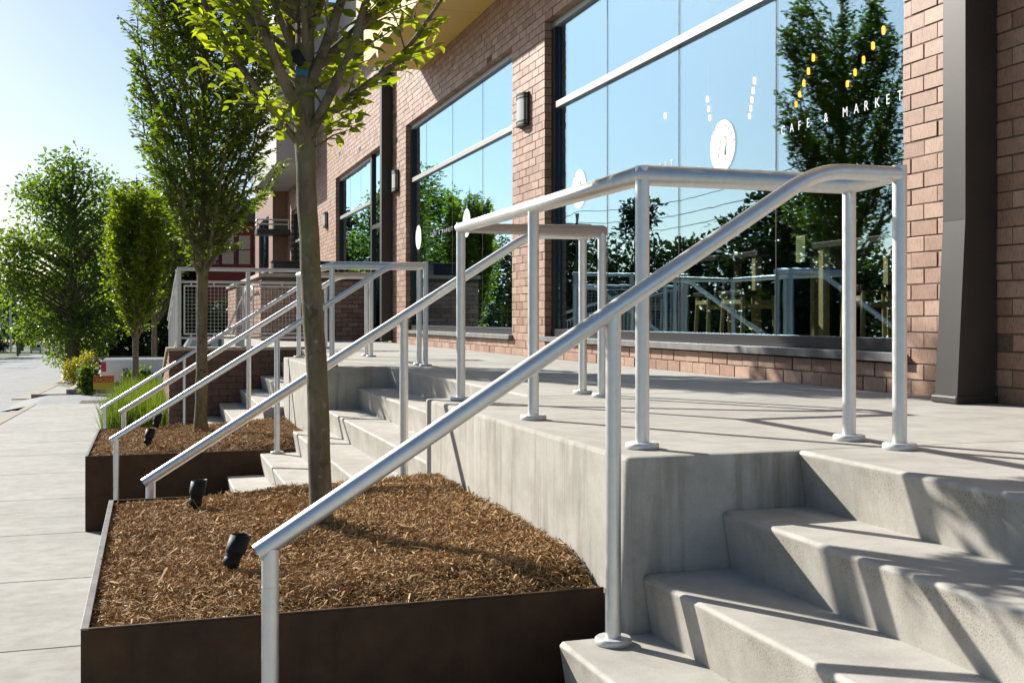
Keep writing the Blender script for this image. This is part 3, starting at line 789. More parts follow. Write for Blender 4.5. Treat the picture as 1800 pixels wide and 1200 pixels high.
# far bay that steps forward
bay = MB()
bay.box(3.65, 6.5, 35.42, 36.6, -2.6, 10); bay.box(3.65, 6.5, 40.0, 41.4, -2.6, 10); bay.box(3.65, 6.5, 36.6, 40.0, -2.6, 0.3); bay.box(3.65, 6.5, 36.6, 40.0, 3.3, 10)
bayo = bpart(bay, 'bay_wall', M['brickN'])
wb = empty('window', (0, 0, 0), bd); wb.location = BO
MB().box(3.74, 3.76, 36.6, 40.0, 0.3, 3.3).build('pane', M['glass'], wb)
MB().box(3.70, 3.78, 36.61, 36.7, 0.31, 3.29).build('frame', M['frame'], wb); MB().box(3.70, 3.78, 39.9, 39.99, 0.31, 3.29).build('frame', M['frame'], wb)
MB().box(3.70, 3.78, 36.71, 39.89, 1.55, 1.65).build('frame', M['frame_light'], wb)
MB().box(3.70, 3.78, 38.2, 38.28, 0.31, 1.54).build('frame', M['frame'], wb)
# small balcony canopy on the bay
cn = empty('canopy', (0, 0, 0), bd); cn.location = BO
MB().bbox(3.1, 4.09, 34.6, 35.40, 2.55, 2.72, 0.01).build('canopy_slab', M['spout'], cn)
for zz in (2.86, 3.0): MB().tube([(3.12, 35.36, zz), (3.12, 34.62, zz), (4.05, 34.62, zz)], 0.018, 8).build('canopy_rail', M['white_metal'], cn)
for yy, xx in ((35.3, 3.12), (34.62, 3.12), (34.62, 3.6), (34.62, 4.05)): MB().tube([(xx, yy, 2.72), (xx, yy, 3.0)], 0.014, 8).build('canopy_post', M['white_metal'], cn)

# downspouts
def downspout(y0, y1, ztop, label, kick=True):
    e = tag(empty('downspout', (4.0, y0, ZT)), label, 'downspout', 'dark square downspouts')
    x0, x1 = 3.90, 4.09; zk = 0.50
    mb = MB()
    if kick:
        prof = [(x0, ztop), (x0, zk), (x0 - 0.05, ZT + 0.04), (x1 - 0.004, ZT + 0.04), (x1, zk), (x1, ztop)]
    else:
        prof = [(x0, ztop), (x0, ZT + 0.03), (x1, ZT + 0.03), (x1, ztop)]
    mb.prism_y(prof, y0, y1)
    o = mb.build('pipe', M['spout'], e); o.location = (-4.0, -y0, -ZT)
    if kick:
        bt = MB(); bt.bbox(x0 - 0.066, x1 - 0.002, y0 - 0.014, y1 + 0.014, ZT + 0.001, ZT + 0.041, 0.010)
        o = bt.build('boot', M['spout'], e); o.location = (-4.0, -y0, -ZT)
        sv = MB(); sv.box(x0 - 0.0015, x1, y0 - 0.0015, y1 + 0.0015, zk - 0.002, zk + 0.006)
        o = sv.build('joint_band', M['spout'], e); o.location = (-4.0, -y0, -ZT)
downspout(4.634, 4.80, 3.95, 'square bronze downspout with a kicked-out foot at the right edge of the picture')
downspout(19.48, 19.64, 5.3, 'dark square downspout between the second shop window and the glass door', kick=False)

# wall lamps
def sconce(y, z, label):
    e = tag(empty('wall_lamp', (XF, y, z)), label, 'wall lamp', 'frosted wall lamps on the brick facade')
    w, h, d = 0.135, 0.185, 0.095
    n = 10
    prof = [(-0.004, -w)] + [(-d + 0.02 * (1 - math.cos(0)) - 0.0 + 0.05 * (q / n - 0.5) ** 2 * 4 * 0.5, -w + 2 * w * q / n) for q in range(n + 1)] + [(-0.004, w)]
    def shell(s, z0, z1):
        mb = MB(); P = [(x * s, y2 * s) for x, y2 in prof]; m = len(P)
        vs = [(x, y2, z0) for x, y2 in P] + [(x, y2, z1) for x, y2 in P]
        mb.add(vs, [(i, (i + 1) % m, (i + 1) % m + m, i + m) for i in range(m)] + [tuple(range(m - 1, -1, -1)), tuple(range(m, 2 * m))]); return mb
    MB().bbox(-0.02, -0.001, -w - 0.012, w + 0.012, -h - 0.01, h + 0.01, 0.004).build('back_plate', M['frame'], e)
    shell(0.93, -h + 0.02, h - 0.02).build('frosted_shade', M['lens'], e)
    for z0, z1 in ((-h, -h + 0.022), (-h + 0.045, -h + 0.057), (h - 0.057, h - 0.045), (h - 0.022, h)):
        shell(1.0, z0, z1).build('band', M['frame'], e)
    for yy in (-w, w): MB().box(-d * 0.62, -d * 0.62 + 0.014, yy - 0.006, yy + 0.006, -h + 0.01, h - 0.01).build('side_bar', M['frame'], e)
    return e
sconce(12.13, 2.38, 'frosted wall lamp on the brick pier between the two big shop windows')
sconce(19.10, 2.38, 'frosted wall lamp beside the dark downspout')
sconce(27.2, 2.38, 'small frosted wall lamp just right of the near tree trunk')

# interior seen through the glass
room = tag(empty('cafe_room'), kind='structure')
MB().box(XF + 0.33, 10.5, 2.3, 27.5, ZT - 0.1, ZT - 0.003).build('room_floor', M['roomfloor'], room)
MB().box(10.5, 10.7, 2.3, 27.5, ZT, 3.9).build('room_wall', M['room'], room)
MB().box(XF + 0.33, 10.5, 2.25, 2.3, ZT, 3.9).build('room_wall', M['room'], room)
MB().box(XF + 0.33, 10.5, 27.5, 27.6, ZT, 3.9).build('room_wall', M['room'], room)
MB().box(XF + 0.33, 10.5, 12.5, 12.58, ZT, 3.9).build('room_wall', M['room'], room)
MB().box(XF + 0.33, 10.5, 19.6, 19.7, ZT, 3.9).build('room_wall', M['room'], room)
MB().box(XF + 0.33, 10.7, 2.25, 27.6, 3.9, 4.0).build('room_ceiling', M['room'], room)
def stool_proto():
    e = empty('bar_stool')
    MB().bbox(-0.18, 0.18, -0.18, 0.18, 0.62, 0.66, 0.008).build('seat', M['darkwood'], e)
    for sx in (-1, 1):
        for sy in (-1, 1): MB().tube([(sx * 0.17, sy * 0.17, 0), (sx * 0.145, sy * 0.145, 0.62)], 0.018, 8).build('leg', M['wood'], e)
    for z in (0.2, 0.55):
        for sx in (-1, 1):
            MB().box(sx * 0.155 - 0.012, sx * 0.155 + 0.012, -0.145, 0.145, z, z + 0.035).build('stretcher', M['wood'], e)
            MB().box(-0.14, 0.14, sx * 0.155 - 0.012, sx * 0.155 + 0.012, z - 0.04, z - 0.005).build('stretcher', M['wood'], e)
    return e
def copy_tree(o, parent=None):
    c = o.copy(); COL.objects.link(c); c.parent = parent
    for ch in list(o.children): copy_tree(ch, c)
    return c
sp = stool_proto()
spots = [(4.75, 10.35), (4.75, 8.75), (4.75, 8.25), (4.75, 6.55), (4.8, 17.2), (4.8, 15.6)]
slabs_ = ['wooden bar stool behind the left part of the nearest shop window', 'wooden bar stool behind the nearest window, left of the pane joint', 'wooden bar stool behind the nearest window, just left of the yellow notice',
          'wooden bar stool between the two right-hand railing posts, inside the nearest window', 'wooden bar stool behind the far part of the second shop window', 'wooden bar stool behind the middle of the second shop window']
for i, (x, y) in enumerate(spots):
    o = sp if i == 0 else copy_tree(sp)
    o.location = (x, y, ZT); o.rotation_euler.z = random.uniform(-0.2, 0.2); tag(o, slabs_[i], 'stool', 'bar stools inside the cafe')
for (x, y), lb in (((5.45, 9.5), 'high wooden table behind the middle of the nearest shop window'), ((5.35, 6.9), 'high wooden table behind the right end of the nearest shop window')):
    t = tag(empty('high_table', (x, y, ZT)), lb, 'table', 'high tables inside the cafe')
    MB().bbox(-0.35, 0.35, -0.8, 0.8, 0.98, 1.03, 0.006).build('table_top', M['darkwood'], t)
    for sx in (-1, 1):
        for sy in (-1, 1): MB().box(sx * 0.3 - 0.03, sx * 0.3 + 0.03, sy * 0.7 - 0.03, sy * 0.7 + 0.03, 0, 0.979).build('leg', M['wood'], t)
nt = tag(MB().bbox(XG + 0.006, XG + 0.009, 6.602, 6.712, 0.384, 0.566, 0.0005).build('paper_notice', M['paper']), 'yellow paper notice taped inside the nearest shop window', 'notice')
for q in range(9):
    zz = 0.55 - 0.017 * q
    MB().box(XG + 0.0052, XG + 0.0057, 6.70 - random.uniform(0.06, 0.08), 6.70, zz - 0.003, zz).build('print_line', M['ink'], nt)
# pendant bulbs
rows = [(5.8, 8.90, 5, .27, .50, 'above the word CAFE'), (5.8, 7.87, 5, .245, .48, 'near the right window edge'),
        (5.8, 9.95, 5, .24, .44, 'just right of the round logo'), (5.8, 10.95, 3, .28, .5, 'just above the round logo'), (5.8, 12.0, 1, 0, 0, 'left of the round logo')]
for (x, y, n, dx, dy, where) in rows:
    for i in range(n):
        X, Y = x + dx * i, y + dy * i
        nth = ('topmost of its row', 'second from the top of its row', 'third from the top of its row', 'fourth from the top of its row', 'lowest of its row')[i] if n > 1 else 'by itself'
        e = tag(empty('pendant_lamp', (X, Y, 2.38)), 'glowing pendant lamp ' + where + ', ' + nth, 'pendant lamp', 'pendant lamps inside the cafe')
        MB().tube([(0, 0, 0.06), (0, 0, 1.5)], 0.003, 5).build('cord', M['black'], e)
        MB().tube([(0, 0, 0.045), (0, 0, 0.075)], [0.016, 0.012], 10).build('socket', M['black'], e)
        MB().tube([(0, 0, -0.022), (0, 0, -0.016), (0, 0, 0.03), (0, 0, 0.044)], [0.008, 0.014, 0.014, 0.010], 12).build('bulb', M['bulb'], e)

# ------------------------------------------------------------------ brick wall with mesh guard at the far end of the stairs
bw = tag(empty('brick_stair_wall', (0.25, 15.85, gz(16))), 'dark brick wall with stone cap below the wire mesh guard', 'wall')
OW = Vector((-0.25, -15.85, -gz(16)))
def wall_bricks(parent, off, p0, ulen, udir, ndir, z0, ztopf, single_max, depth=0.05, jt=0.01, dk=False):
    """running-bond bricks on a vertical face starting at p0 running along udir; ndir is the outward normal"""
    V = []; F = []; T = []; cnt = 0; protos = {}
    k = 0; u = Vector(udir); nrm = Vector(ndir)
    while True:
        za = z0 + k * CH
        if za > ztopf(0) and za > ztopf(ulen): break
        y = -(BLn / 2 if k % 2 else 0)
        while y < ulen:
            a = max(0, y); b = min(ulen, y + BLn - jt); y += BLn
            if b - a < 0.03 or za + CH - jt > ztopf((a + b) / 2): continue
            P = Vector(p0)
            pr = nrm * (0.004 + abs(rb_.normal(0, 0.002)))
            c = [P + u * a + pr, P + u * b + pr, P + u * b - nrm * depth, P + u * a - nrm * depth]
            vs = [(*q.xy, za) for q in c] + [(*q.xy, za + CH - jt) for q in c]
            fs = [(0, 1, 5, 4), (1, 2, 6, 5), (2, 3, 7, 6), (3, 0, 4, 7), (4, 5, 6, 7), (3, 2, 1, 0)]
            if cnt < single_max:
                cnt += 1
                org = Vector(vs[0])
                key = (round(b - a, 3), tuple(round(t) for t in nrm))
                if key not in protos:
                    me = bpy.data.meshes.new('brick'); me.from_pydata([tuple(Vector(q) - org) for q in vs], [], fs); me.update(); me.materials.append(M['dbrick1' if dk else 'brick1']); protos[key] = me
                o = bpy.data.objects.new('brick', protos[key]); COL.objects.link(o); o.parent = parent; o.location = org + off
            else:
                n = len(V); V += vs; F += [tuple(q + n for q in f) for f in fs]; T += [rb_.random()] * 8
        k += 1
    if V:
        o = link('brick_courses', np_mesh('brick_courses', V, F, tint=T), M['dbrickN' if dk else 'brickN'], parent); o.location = off; o['kind'] = 'stuff'
ZC = -0.40
def rampz(y): return ZC if y < 16.2 else ZC - 0.105 * (y - 16.2)
core = MB().prism_x([(15.862, gz(16) - .4), (23, gz(16) - .6), (23, rampz(23) - 0.045), (16.2, ZC - 0.045), (15.862, ZC - 0.045)], 0.262, 0.55)
core.box(0.55, XN + 0.4, 15.862, 16.1, -2.4, ZC - 0.045)
o = core.build('wall_core', M['mortar'], bw); o.location = OW
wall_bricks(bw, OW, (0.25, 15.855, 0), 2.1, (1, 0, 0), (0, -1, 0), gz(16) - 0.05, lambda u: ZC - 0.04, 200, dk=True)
wall_bricks(bw, OW, (0.255, 15.86, 0), 7.0, (0, 1, 0), (-1, 0, 0), gz(16) - 0.05, lambda u: rampz(15.86 + u) - 0.04, 0)
cap = MB().prism_x([(15.82, ZC - 0.042), (16.2, ZC - 0.042), (23.05, rampz(23.05) - 0.042), (23.05, rampz(23.05)), (16.2, ZC), (15.82, ZC)], 0.215, 0.60)
cap.box(0.601, XN + 0.4, 15.82, 16.14, ZC - 0.042, ZC)
o = cap.build('wall_cap', M['tan'], bw); o.location = OW

def mesh_guard():
    e = tag(empty('mesh_guard', (0.385, 15.97, ZC)), 'pale metal guard with square wire mesh panels on the brick wall', 'railing')
    off = Vector((-0.385, -15.97, -ZC))
    def pt(mb, nm, mat=M['white_metal'], parent=None):
        o = mb.build(nm, mat, parent or e)
        if parent is None: o.location = off
        return o
    x0, y0, zt = 0.385, 15.97, ZC + 1.10
    xs = [0.385, 1.31, 2.25]
    for x in xs: pt(MB().bbox(x - 0.028, x + 0.028, y0 - 0.028, y0 + 0.028, ZC, zt, 0.004), 'post'); pt(MB().bbox(x - 0.06, x + 0.06, y0 - 0.06, y0 + 0.06, ZC + 0.001, ZC + 0.014, 0.003), 'base_plate')
    pt(MB().tube([(x0 + 0.029, y0, zt - 0.025), (2.3, y0, zt - 0.025)], 0.026, 14), 'top_rail')
    for z in (zt - 0.20, ZC + 0.13): pt(MB().tube([(x0 + 0.029, y0, z), (2.3, y0, z)], 0.018, 10), 'rail')
    for a, b in zip(xs[:-1], xs[1:]):
        p = empty('mesh_panel', (0, 0, 0), e); p.location = off
        a2, b2, z1, z2 = a + 0.07, b - 0.07, ZC + 0.185, zt - 0.255
        fr = MB(); r = 0.011
        for q0, q1 in (((a2, z1), (b2, z1)), ((b2, z1), (b2, z2)), ((b2, z2), (a2, z2)), ((a2, z2), (a2, z1))):
            fr.box(min(q0[0], q1[0]) - r, max(q0[0], q1[0]) + r, y0 - 0.008, y0 + 0.008, min(q0[1], q1[1]) - r, max(q0[1], q1[1]) + r) if q0[1] == q1[1] else fr.box(q0[0] - r * 0.98, q0[0] + r * 0.98, y0 - 0.0078, y0 + 0.0078, min(q0[1], q1[1]) + r, max(q0[1], q1[1]) - r)
        fr.build('panel_frame', M['white_metal'], p)
        wi = MB(); w = 0.0019; st = 0.05
        x = a2 + st
        while x < b2 - 0.01: wi.box(x - w, x + w, y0 - w, y0 + w, z1, z2); x += st
        z = z1 + st
        while z < z2 - 0.01: wi.box(a2, b2, y0 - w + 0.004, y0 + w + 0.004, z - w, z + w); z += st
        wi.build('wire_grid', M['white_metal'], p)
        for x in (a2 + 0.09, (a2 + b2) / 2, b2 - 0.09):
            for z, zz in ((z2, zt - 0.2), (ZC + 0.13, z1)): wi2 = MB().box(x - 0.01, x + 0.01, y0 - 0.01, y0 + 0.01, z, zz).build('clip', M['white_metal'], p)
    return e
mesh_guard()
# ramp guard running away beside the grass
rg = tag(empty('ramp_guard', (0.37, 16.3, ZC)), 'pale metal picket guard descending along the ramp behind the mesh guard', 'railing')
off = Vector((-0.37, -16.3, -ZC))
def gpt(mb, nm):
    o = mb.build(nm, M['white_metal'], rg); o.location = off
gpt(MB().tube([(0.37, 16.05, ZC + 1.06), (0.35, 22.8, rampz(22.8) + 1.06)], 0.024, 10), 'top_rail')
gpt(MB().tube([(0.37, 16.05, ZC + 0.90), (0.35, 22.8, rampz(22.8) + 0.90)], 0.017, 10), 'rail')
gpt(MB().tube([(0.37, 16.05, ZC + 0.13), (0.35, 22.8, rampz(22.8) + 0.13)], 0.017, 10), 'rail')
yy = 16.15
while yy < 22.8:
    big = abs((yy - 16.15) / 0.19 % 8) < 0.5
    r = 0.022 if big else 0.006
    gpt(MB().box(0.365 - r, 0.365 + r, yy - r, yy + r, rampz(yy) + (0.0 if big else 0.13), rampz(yy) + (1.07 if big else 0.90)), 'post' if big else 'picket'); yy += 0.19

# raised brick wall at the building entrance with its hand rail
ew = tag(empty('brick_entry_wall', (2.05, 22, ZT)), 'sunlit brick wall beside the entrance ramp, behind the wire mesh', 'wall')
OE = Vector((-2.05, -22, -ZT))
o = MB().box(2.06, XF - 0.02, 22.012, 31.5, ZT, 0.80).build('wall_core', M['mortar'], ew); o.location = OE
wall_bricks(ew, OE, (2.05, 22.0, 0), 2.0, (1, 0, 0), (0, -1, 0), ZT, lambda u: 0.81, 60)
wall_bricks(ew, OE, (2.05, 22.0, 0), 9.5, (0, 1, 0), (-1, 0, 0), ZT, lambda u: 0.81, 0)
o = MB().bbox(2.0, XF - 0.02, 21.95, 31.55, 0.80, 0.87, 0.006).build('wall_cap', M['tan'], ew); o.location = OE
hr = tag(empty('wall_hand_rail', (1.95, 24, ZT)), 'pale hand rail sloping up the sunlit brick wall behind the mesh', 'railing')
o = MB().tube([(1.93, 30.5, -0.45), (1.93, 30.3, -0.33), (1.93, 23.9, 0.60), (1.93, 22.6, 0.62), (1.93, 22.4, 0.55)], 0.024, 12).build('rail', M['white_metal'], hr); o.location = (-1.95, -24, -ZT)
for yy, zz in ((29.5, -0.22), (26.8, 0.18), (24.2, 0.55)):
    o = MB().tube([(1.93, yy, ZT), (1.93, yy, zz)], 0.02, 10).build('post', M['white_metal'], hr); o.location = (-1.95, -24, -ZT)
for x, lb in ((2.6, 'low dark planter box on the entry wall, left'), (3.3, 'low dark planter box on the entry wall, right')):
    e = tag(empty('planter_box', (x, 22.6, 0.87)), lb, 'planter', 'planter boxes on the entry wall')
    MB().bbox(-0.28, 0.28, -0.2, 0.2, 0.001, 0.24, 0.01).build('box', M['frame'], e); MB().bbox(-0.31, 0.31, -0.23, 0.23, 0.241, 0.27, 0.006).build('rim', M['spout'], e)

# ------------------------------------------------------------------ trees
def leaf_template(detail):
    if detail == 2:      # ovate, folded along the midrib
        v = np.array([(0, 0, 0), (0.22, -0.20, 0.05), (0.25, 0, -0.01), (0.22, 0.20, 0.05), (0.52, -0.27, 0.06), (0.55, 0, -0.03), (0.52, 0.27, 0.06),
                      (0.80, -0.14, 0.0), (0.82, 0, -0.06), (0.80, 0.14, 0.0), (1.0, 0, -0.13)], float)
        f = [(0, 2, 1), (0, 3, 2), (1, 2, 5), (1, 5, 4), (2, 3, 6), (2, 6, 5), (4, 5, 8), (4, 8, 7), (5, 6, 9), (5, 9, 8), (7, 8, 10), (8, 9, 10)]
    elif detail == 1:
        v = np.array([(0, 0, 0), (0.45, -0.25, 0.05), (0.5, 0, -0.03), (0.45, 0.25, 0.05), (1, 0, -0.10)], float)
        f = [(0, 2, 1), (0, 3, 2), (1, 2, 4), (2, 3, 4)]
    else:
        v = np.array([(0, 0, 0), (0.5, -0.32, 0.04), (0.5, 0.32, 0.04), (1, 0, -0.06)], float)
        f = [(0, 2, 1), (1, 2, 3)]
    return v, np.array(f)
def unit(a): return a / np.maximum(np.linalg.norm(a, axis=-1, keepdims=True), 1e-9)
def leaf_frames(P, D, N, Sz):
    D = unit(D); Sd = unit(np.cross(N, D)); Nn = np.cross(D, Sd); return D, Sd, Nn
def leaf_mesh(name, P, D, N, Sz, tint, detail):
    tv, tf = leaf_template(detail); D, Sd, Nn = leaf_frames(P, D, N, Sz); n = len(P); k = len(tv)
    V = P[:, None, :] + Sz[:, None, None] * (tv[None, :, 0:1] * D[:, None, :] + tv[None, :, 1:2] * Sd[:, None, :] + tv[None, :, 2:3] * Nn[:, None, :])
    F = (np.arange(n) * k)[:, None, None] + tf[None]
    return np_mesh(name, V.reshape(-1, 3), F.reshape(-1, 3), smooth=True, tint=np.repeat(tint, k))

class Limbs:
    def __init__(s): s.mb = MB()
    def add(s, pts, r0, r1, n): s.mb.tube(pts, list(np.linspace(r0, r1, len(pts))), n, cap=False)

def columnar_tree(name, label, base, zbase, trunk_pts, trunk_r, crown0, crown1, radius_f, nlimb, ntwig, nleaf, lsize, seed, mat, detail=1, singles=0, group=None, limb_r=0.02, twigl=0.34, lowsparse=False, lenr=(0.42, 0.72), pw=1.75, sprouts=0):
    r = np.random.default_rng(seed)
    e = tag(empty(name, (base[0], base[1], zbase)), label, 'tree', group)
    org = np.array([base[0], base[1], zbase])
    L = Limbs()
    tp = [np.array(p, float) - org for p in trunk_pts]
    # trunk as a dense, slightly knotty tube
    zz = np.array([p[2] for p in tp]); xx = np.array([p[0] for p in tp]); yy = np.array([p[1] for p in tp])
    nz = 40; zi = np.linspace(zz[0], zz[-1], nz)
    tr = []
    rad = []
    for i, z in enumerate(zi):
        q = (z - zz[0]) / (zz[-1] - zz[0])
        tr.append((np.interp(z, zz, xx) + r.normal(0, 0.0018), np.interp(z, zz, yy) + r.normal(0, 0.0018), z))
        h = z - zz[0]; ctop = crown0 - zbase
        if h < ctop: rr = trunk_r * (1.0 - 0.16 * h / ctop) + trunk_r * 0.25 * math.exp(-h / 0.10)
        else: rr = trunk_r * 0.84 * (1 - (h - ctop) / (zz[-1] - ctop + 1e-6)) ** 1.0 + 0.004
        rad.append(rr * (1 + r.normal(0, 0.02)))
    L.mb.tube(tr, rad, 14, cap=False)
    def trunk_at(z): return np.array([np.interp(z, zi, [t[0] for t in tr]), np.interp(z, zi, [t[1] for t in tr]), z])
    P = []; D = []
    H = crown1 - crown0
    ga = r.uniform(0, 6.28)
    for i in range(nlimb):
        q = (i + r.random() * 0.8) / nlimb
        z0 = crown0 - zbase + H * 0.62 * q ** 1.25
        ga += 2.39996 + r.normal(0, 0.25)
        length = (crown1 - zbase - z0) * r.uniform(*lenr) * (1.0 - 0.25 * q)
        if lowsparse and q < 0.18: length *= r.uniform(0.25, 0.55)
        ztip = z0 + length
        Rt = radius_f((z0 + length * 0.75 + zbase - crown0) / H) * r.uniform(0.72, 1.05)
        p0 = trunk_at(z0); npt = 9; pts = []
        wob = np.cumsum(r.normal(0, 0.012, (npt, 3)), axis=0)
        for j in range(npt):
            t = j / (npt - 1)
            rr = Rt * (1 - (1 - t) ** pw); z = z0 + length * (0.62 * t + 0.38 * t ** 1.5)
            ct = trunk_at(min(z, zi[-1]))
            pts.append(np.array([ct[0] * (t) + p0[0] * (1 - t) + rr * math.cos(ga), ct[1] * t + p0[1] * (1 - t) + rr * math.sin(ga), z]) + wob[j] * (0.3 + t))
        lr = limb_r * r.uniform(0.6, 1.25) * (1 - 0.5 * q)
        L.add(pts, lr, 0.0035, 7)
        pa = np.array(pts)
        for k in range(ntwig):
            t = 0.10 + 0.90 * (k + r.random()) / ntwig
            if lowsparse: t = 0.06 + 0.94 * (k + r.random()) / ntwig
            s = t * (npt - 1); j = min(int(s), npt - 2); o = pa[j] + (pa[j + 1] - pa[j]) * (s - j)
            ax = unit(pa[j + 1] - pa[j]); a2 = ga + r.normal(0, 1.15)
            dr = unit(np.array([math.cos(a2), math.sin(a2), r.uniform(0.05, 0.9)]) * 1.0 + ax * 0.5)
            tl = twigl * r.uniform(0.45, 1.2) * (1.15 - 0.5 * t)
            sag = np.array([0, 0, -0.25 * tl * r.random()])
            tpnts = [o, o + dr * tl * 0.5 + r.normal(0, 0.01, 3), o + dr * tl + sag * 0.5 + r.normal(0, 0.015, 3)]
            L.add(tpnts, max(0.0022, lr * 0.22), 0.0012, 4)
            m = max(2, int(nleaf * r.uniform(0.6, 1.3)))
            u = (np.arange(m) + r.random(m) * 0.6) / m * 0.9 + 0.12
            tp_ = np.array(tpnts)
            pos = np.where(u[:, None] < 0.5, tp_[0] + (tp_[1] - tp_[0]) * (u[:, None] * 2), tp_[1] + (tp_[2] - tp_[1]) * (u[:, None] * 2 - 1))
            sgn = np.where(np.arange(m) % 2 == 0, 1, -1)[:, None]
            side = unit(np.cross(dr, np.array([0, 0, 1.0])) + r.normal(0, 0.25, 3))
            ld = unit(dr * 0.7 + side * sgn * r.uniform(0.5, 1.1, (m, 1)) + np.array([0, 0, -0.15]) + r.normal(0, 0.22, (m, 3)))
            P.append(pos + ld * 0.012); D.append(ld)
    for k in range(sprouts):          # leafy shoots low on the stem
        z0 = crown0 - zbase + r.uniform(-0.06, 0.30); a2 = r.uniform(0, 6.28); o = trunk_at(z0)
        dr = unit(np.array([math.cos(a2), math.sin(a2), r.uniform(0.25, 0.9)])); tl = r.uniform(0.18, 0.40)
        tpn = [o, o + dr * tl * 0.55, o + dr * tl + np.array([0, 0, -0.03])]; L.add(tpn, 0.006, 0.0015, 5)
        m = 16; u = r.uniform(0.35, 1.05, m)[:, None]
        ld = unit(dr * 0.6 + r.normal(0, 0.55, (m, 3))); P.append(o + dr * tl * u + r.normal(0, 0.022, (m, 3))); D.append(ld)
    P = np.concatenate(P); D = np.concatenate(D); n = len(P)
    N = unit(np.array([0, 0, 1.0]) + r.normal(0, 0.55, (n, 3)))
    Sz = lsize * r.uniform(0.45, 1.2, n); T = np.clip(r.beta(2, 2, n), 0, 1)
    o = L.mb.build('trunk', M['bark'], e)
    keep = np.ones(n, bool)
    crown = empty('crown', (0, 0, 0), e)
    if singles:
        sc = np.zeros(n)
        for i in range(n):
            w = P[i] + org; p = proj(*w)
            if p and -20 < p[0] < 1820 and -20 < p[1] < 1220: sc[i] = Sz[i] / p[2]
        pick = np.argsort(-sc)[:singles]; keep[pick] = False
        tv, tf = leaf_template(2); ms = []
        for q in range(3):
            w = tv.copy(); w[:, 2] *= (0.6, 1.0, 1.6)[q]; w[:, 1] *= (1.0, 1.12, 0.9)[q]
            me = np_mesh('leaf', w, tf); me.materials.append(M['leaf_near1']); ms.append(me)
        Dd, Sd, Nn = leaf_frames(P[pick], D[pick], N[pick], None)
        for a, i in enumerate(pick):
            lo = bpy.data.objects.new('leaf', ms[a % 3]); COL.objects.link(lo); lo.parent = crown
            m4 = Matrix.Identity(4)
            for c in range(3):
                m4[c][0] = Dd[a][c] * Sz[i]; m4[c][1] = Sd[a][c] * Sz[i]; m4[c][2] = Nn[a][c] * Sz[i]; m4[c][3] = P[i][c]
            lo.matrix_local = m4
    me = leaf_mesh('foliage', P[keep], D[keep], N[keep], Sz[keep], T[keep], detail)
    o = link('foliage', me, mat, crown); o['kind'] = 'stuff'
    return e

# near tree in the first planter
tb = (0.653, 4.48)
columnar_tree('hornbeam_tree', 'near young street tree rising from the nearer planter, cut by the top of the picture', tb, -0.90,
    [(0.653, 4.48, -0.90), (0.640, 4.48, -0.3), (0.603, 4.48, 0.3), (0.588, 4.48, 0.70), (0.586, 4.48, 1.3), (0.586, 4.48, 3.9)], 0.0455,
    0.66, 4.4, lambda q: 0.40 + 0.46 * math.sin(math.pi * min(1, max(0.05, q)) ** 0.8), 46, 25, 11, 0.068, 42, M['leaf_near'], detail=2, singles=290,
    group='young street trees', limb_r=0.023, twigl=0.27, lowsparse=False, lenr=(0.20, 0.68), pw=1.4, sprouts=12)
tg = tag(empty('tree_tag', (0.572, 4.425, 0.98)), 'small blue plastic tag and black knot in the fork of the near tree', 'tag')
MB().bbox(-0.026, 0.02, -0.006, 0.002, -0.03, 0.012, 0.003).build('tag_plate', M['blue'], tg); MB().tube([(-0.03, 0, 0.06), (-0.02, -0.01, 0.035), (0.0, -0.006, 0.015)], [0.022, 0.024, 0.016], 10).build('knot', M['black'], tg)
# second tree
columnar_tree('hornbeam_tree', 'tall columnar street tree in the farther planter', (0.485, 11.55), -1.14,
    [(0.485, 11.55, -1.14), (0.497, 11.55, -0.5), (0.50, 11.55, 0.4), (0.525, 11.55, 1.2), (0.545, 11.55, 4.7)], 0.062,
    0.35, 5.0, lambda q: 0.20 + 0.56 * math.sin(math.pi * min(1, max(0.0, q)) ** 0.62), 72, 29, 14, 0.070, 77, M['leaf_mid'], detail=1,
    group='young street trees', limb_r=0.022, twigl=0.30, lenr=(0.16, 0.66), pw=1.5)
# third and fourth, farther along
columnar_tree('hornbeam_tree', 'dense egg-shaped street tree above the ornamental grass', (-0.35, 31.0), gz(31) + 0.05,
    [(-0.35, 31.0, gz(31) + .05), (-0.35, 31.0, -0.8), (-0.33, 31.0, 0.5), (-0.33, 31.0, 3.8)], 0.095,
    -0.75, 4.7, lambda q: 0.20 + 0.56 * math.sin(math.pi * min(1, max(0.0, q)) ** 0.62), 80, 24, 14, 0.10, 5, M['leaf_egg'], detail=0,
    group='young street trees', limb_r=0.026, twigl=0.42)
columnar_tree('hornbeam_tree', 'slim street tree standing behind the egg-shaped one', (0.15, 38.0), gz(38) + 0.05,
    [(0.15, 38.0, gz(38) + .05), (0.15, 38.0, -0.8), (0.15, 38.0, 0.5), (0.15, 38.0, 5.0)], 0.10,
    -0.3, 5.6, lambda q: 0.35 + 0.75 * math.sin(math.pi * min(1, max(0.0, q)) ** 0.8), 60, 20, 13, 0.12, 9, M['leaf_mid'], detail=0,
    group='young street trees', limb_r=0.03, twigl=0.5)

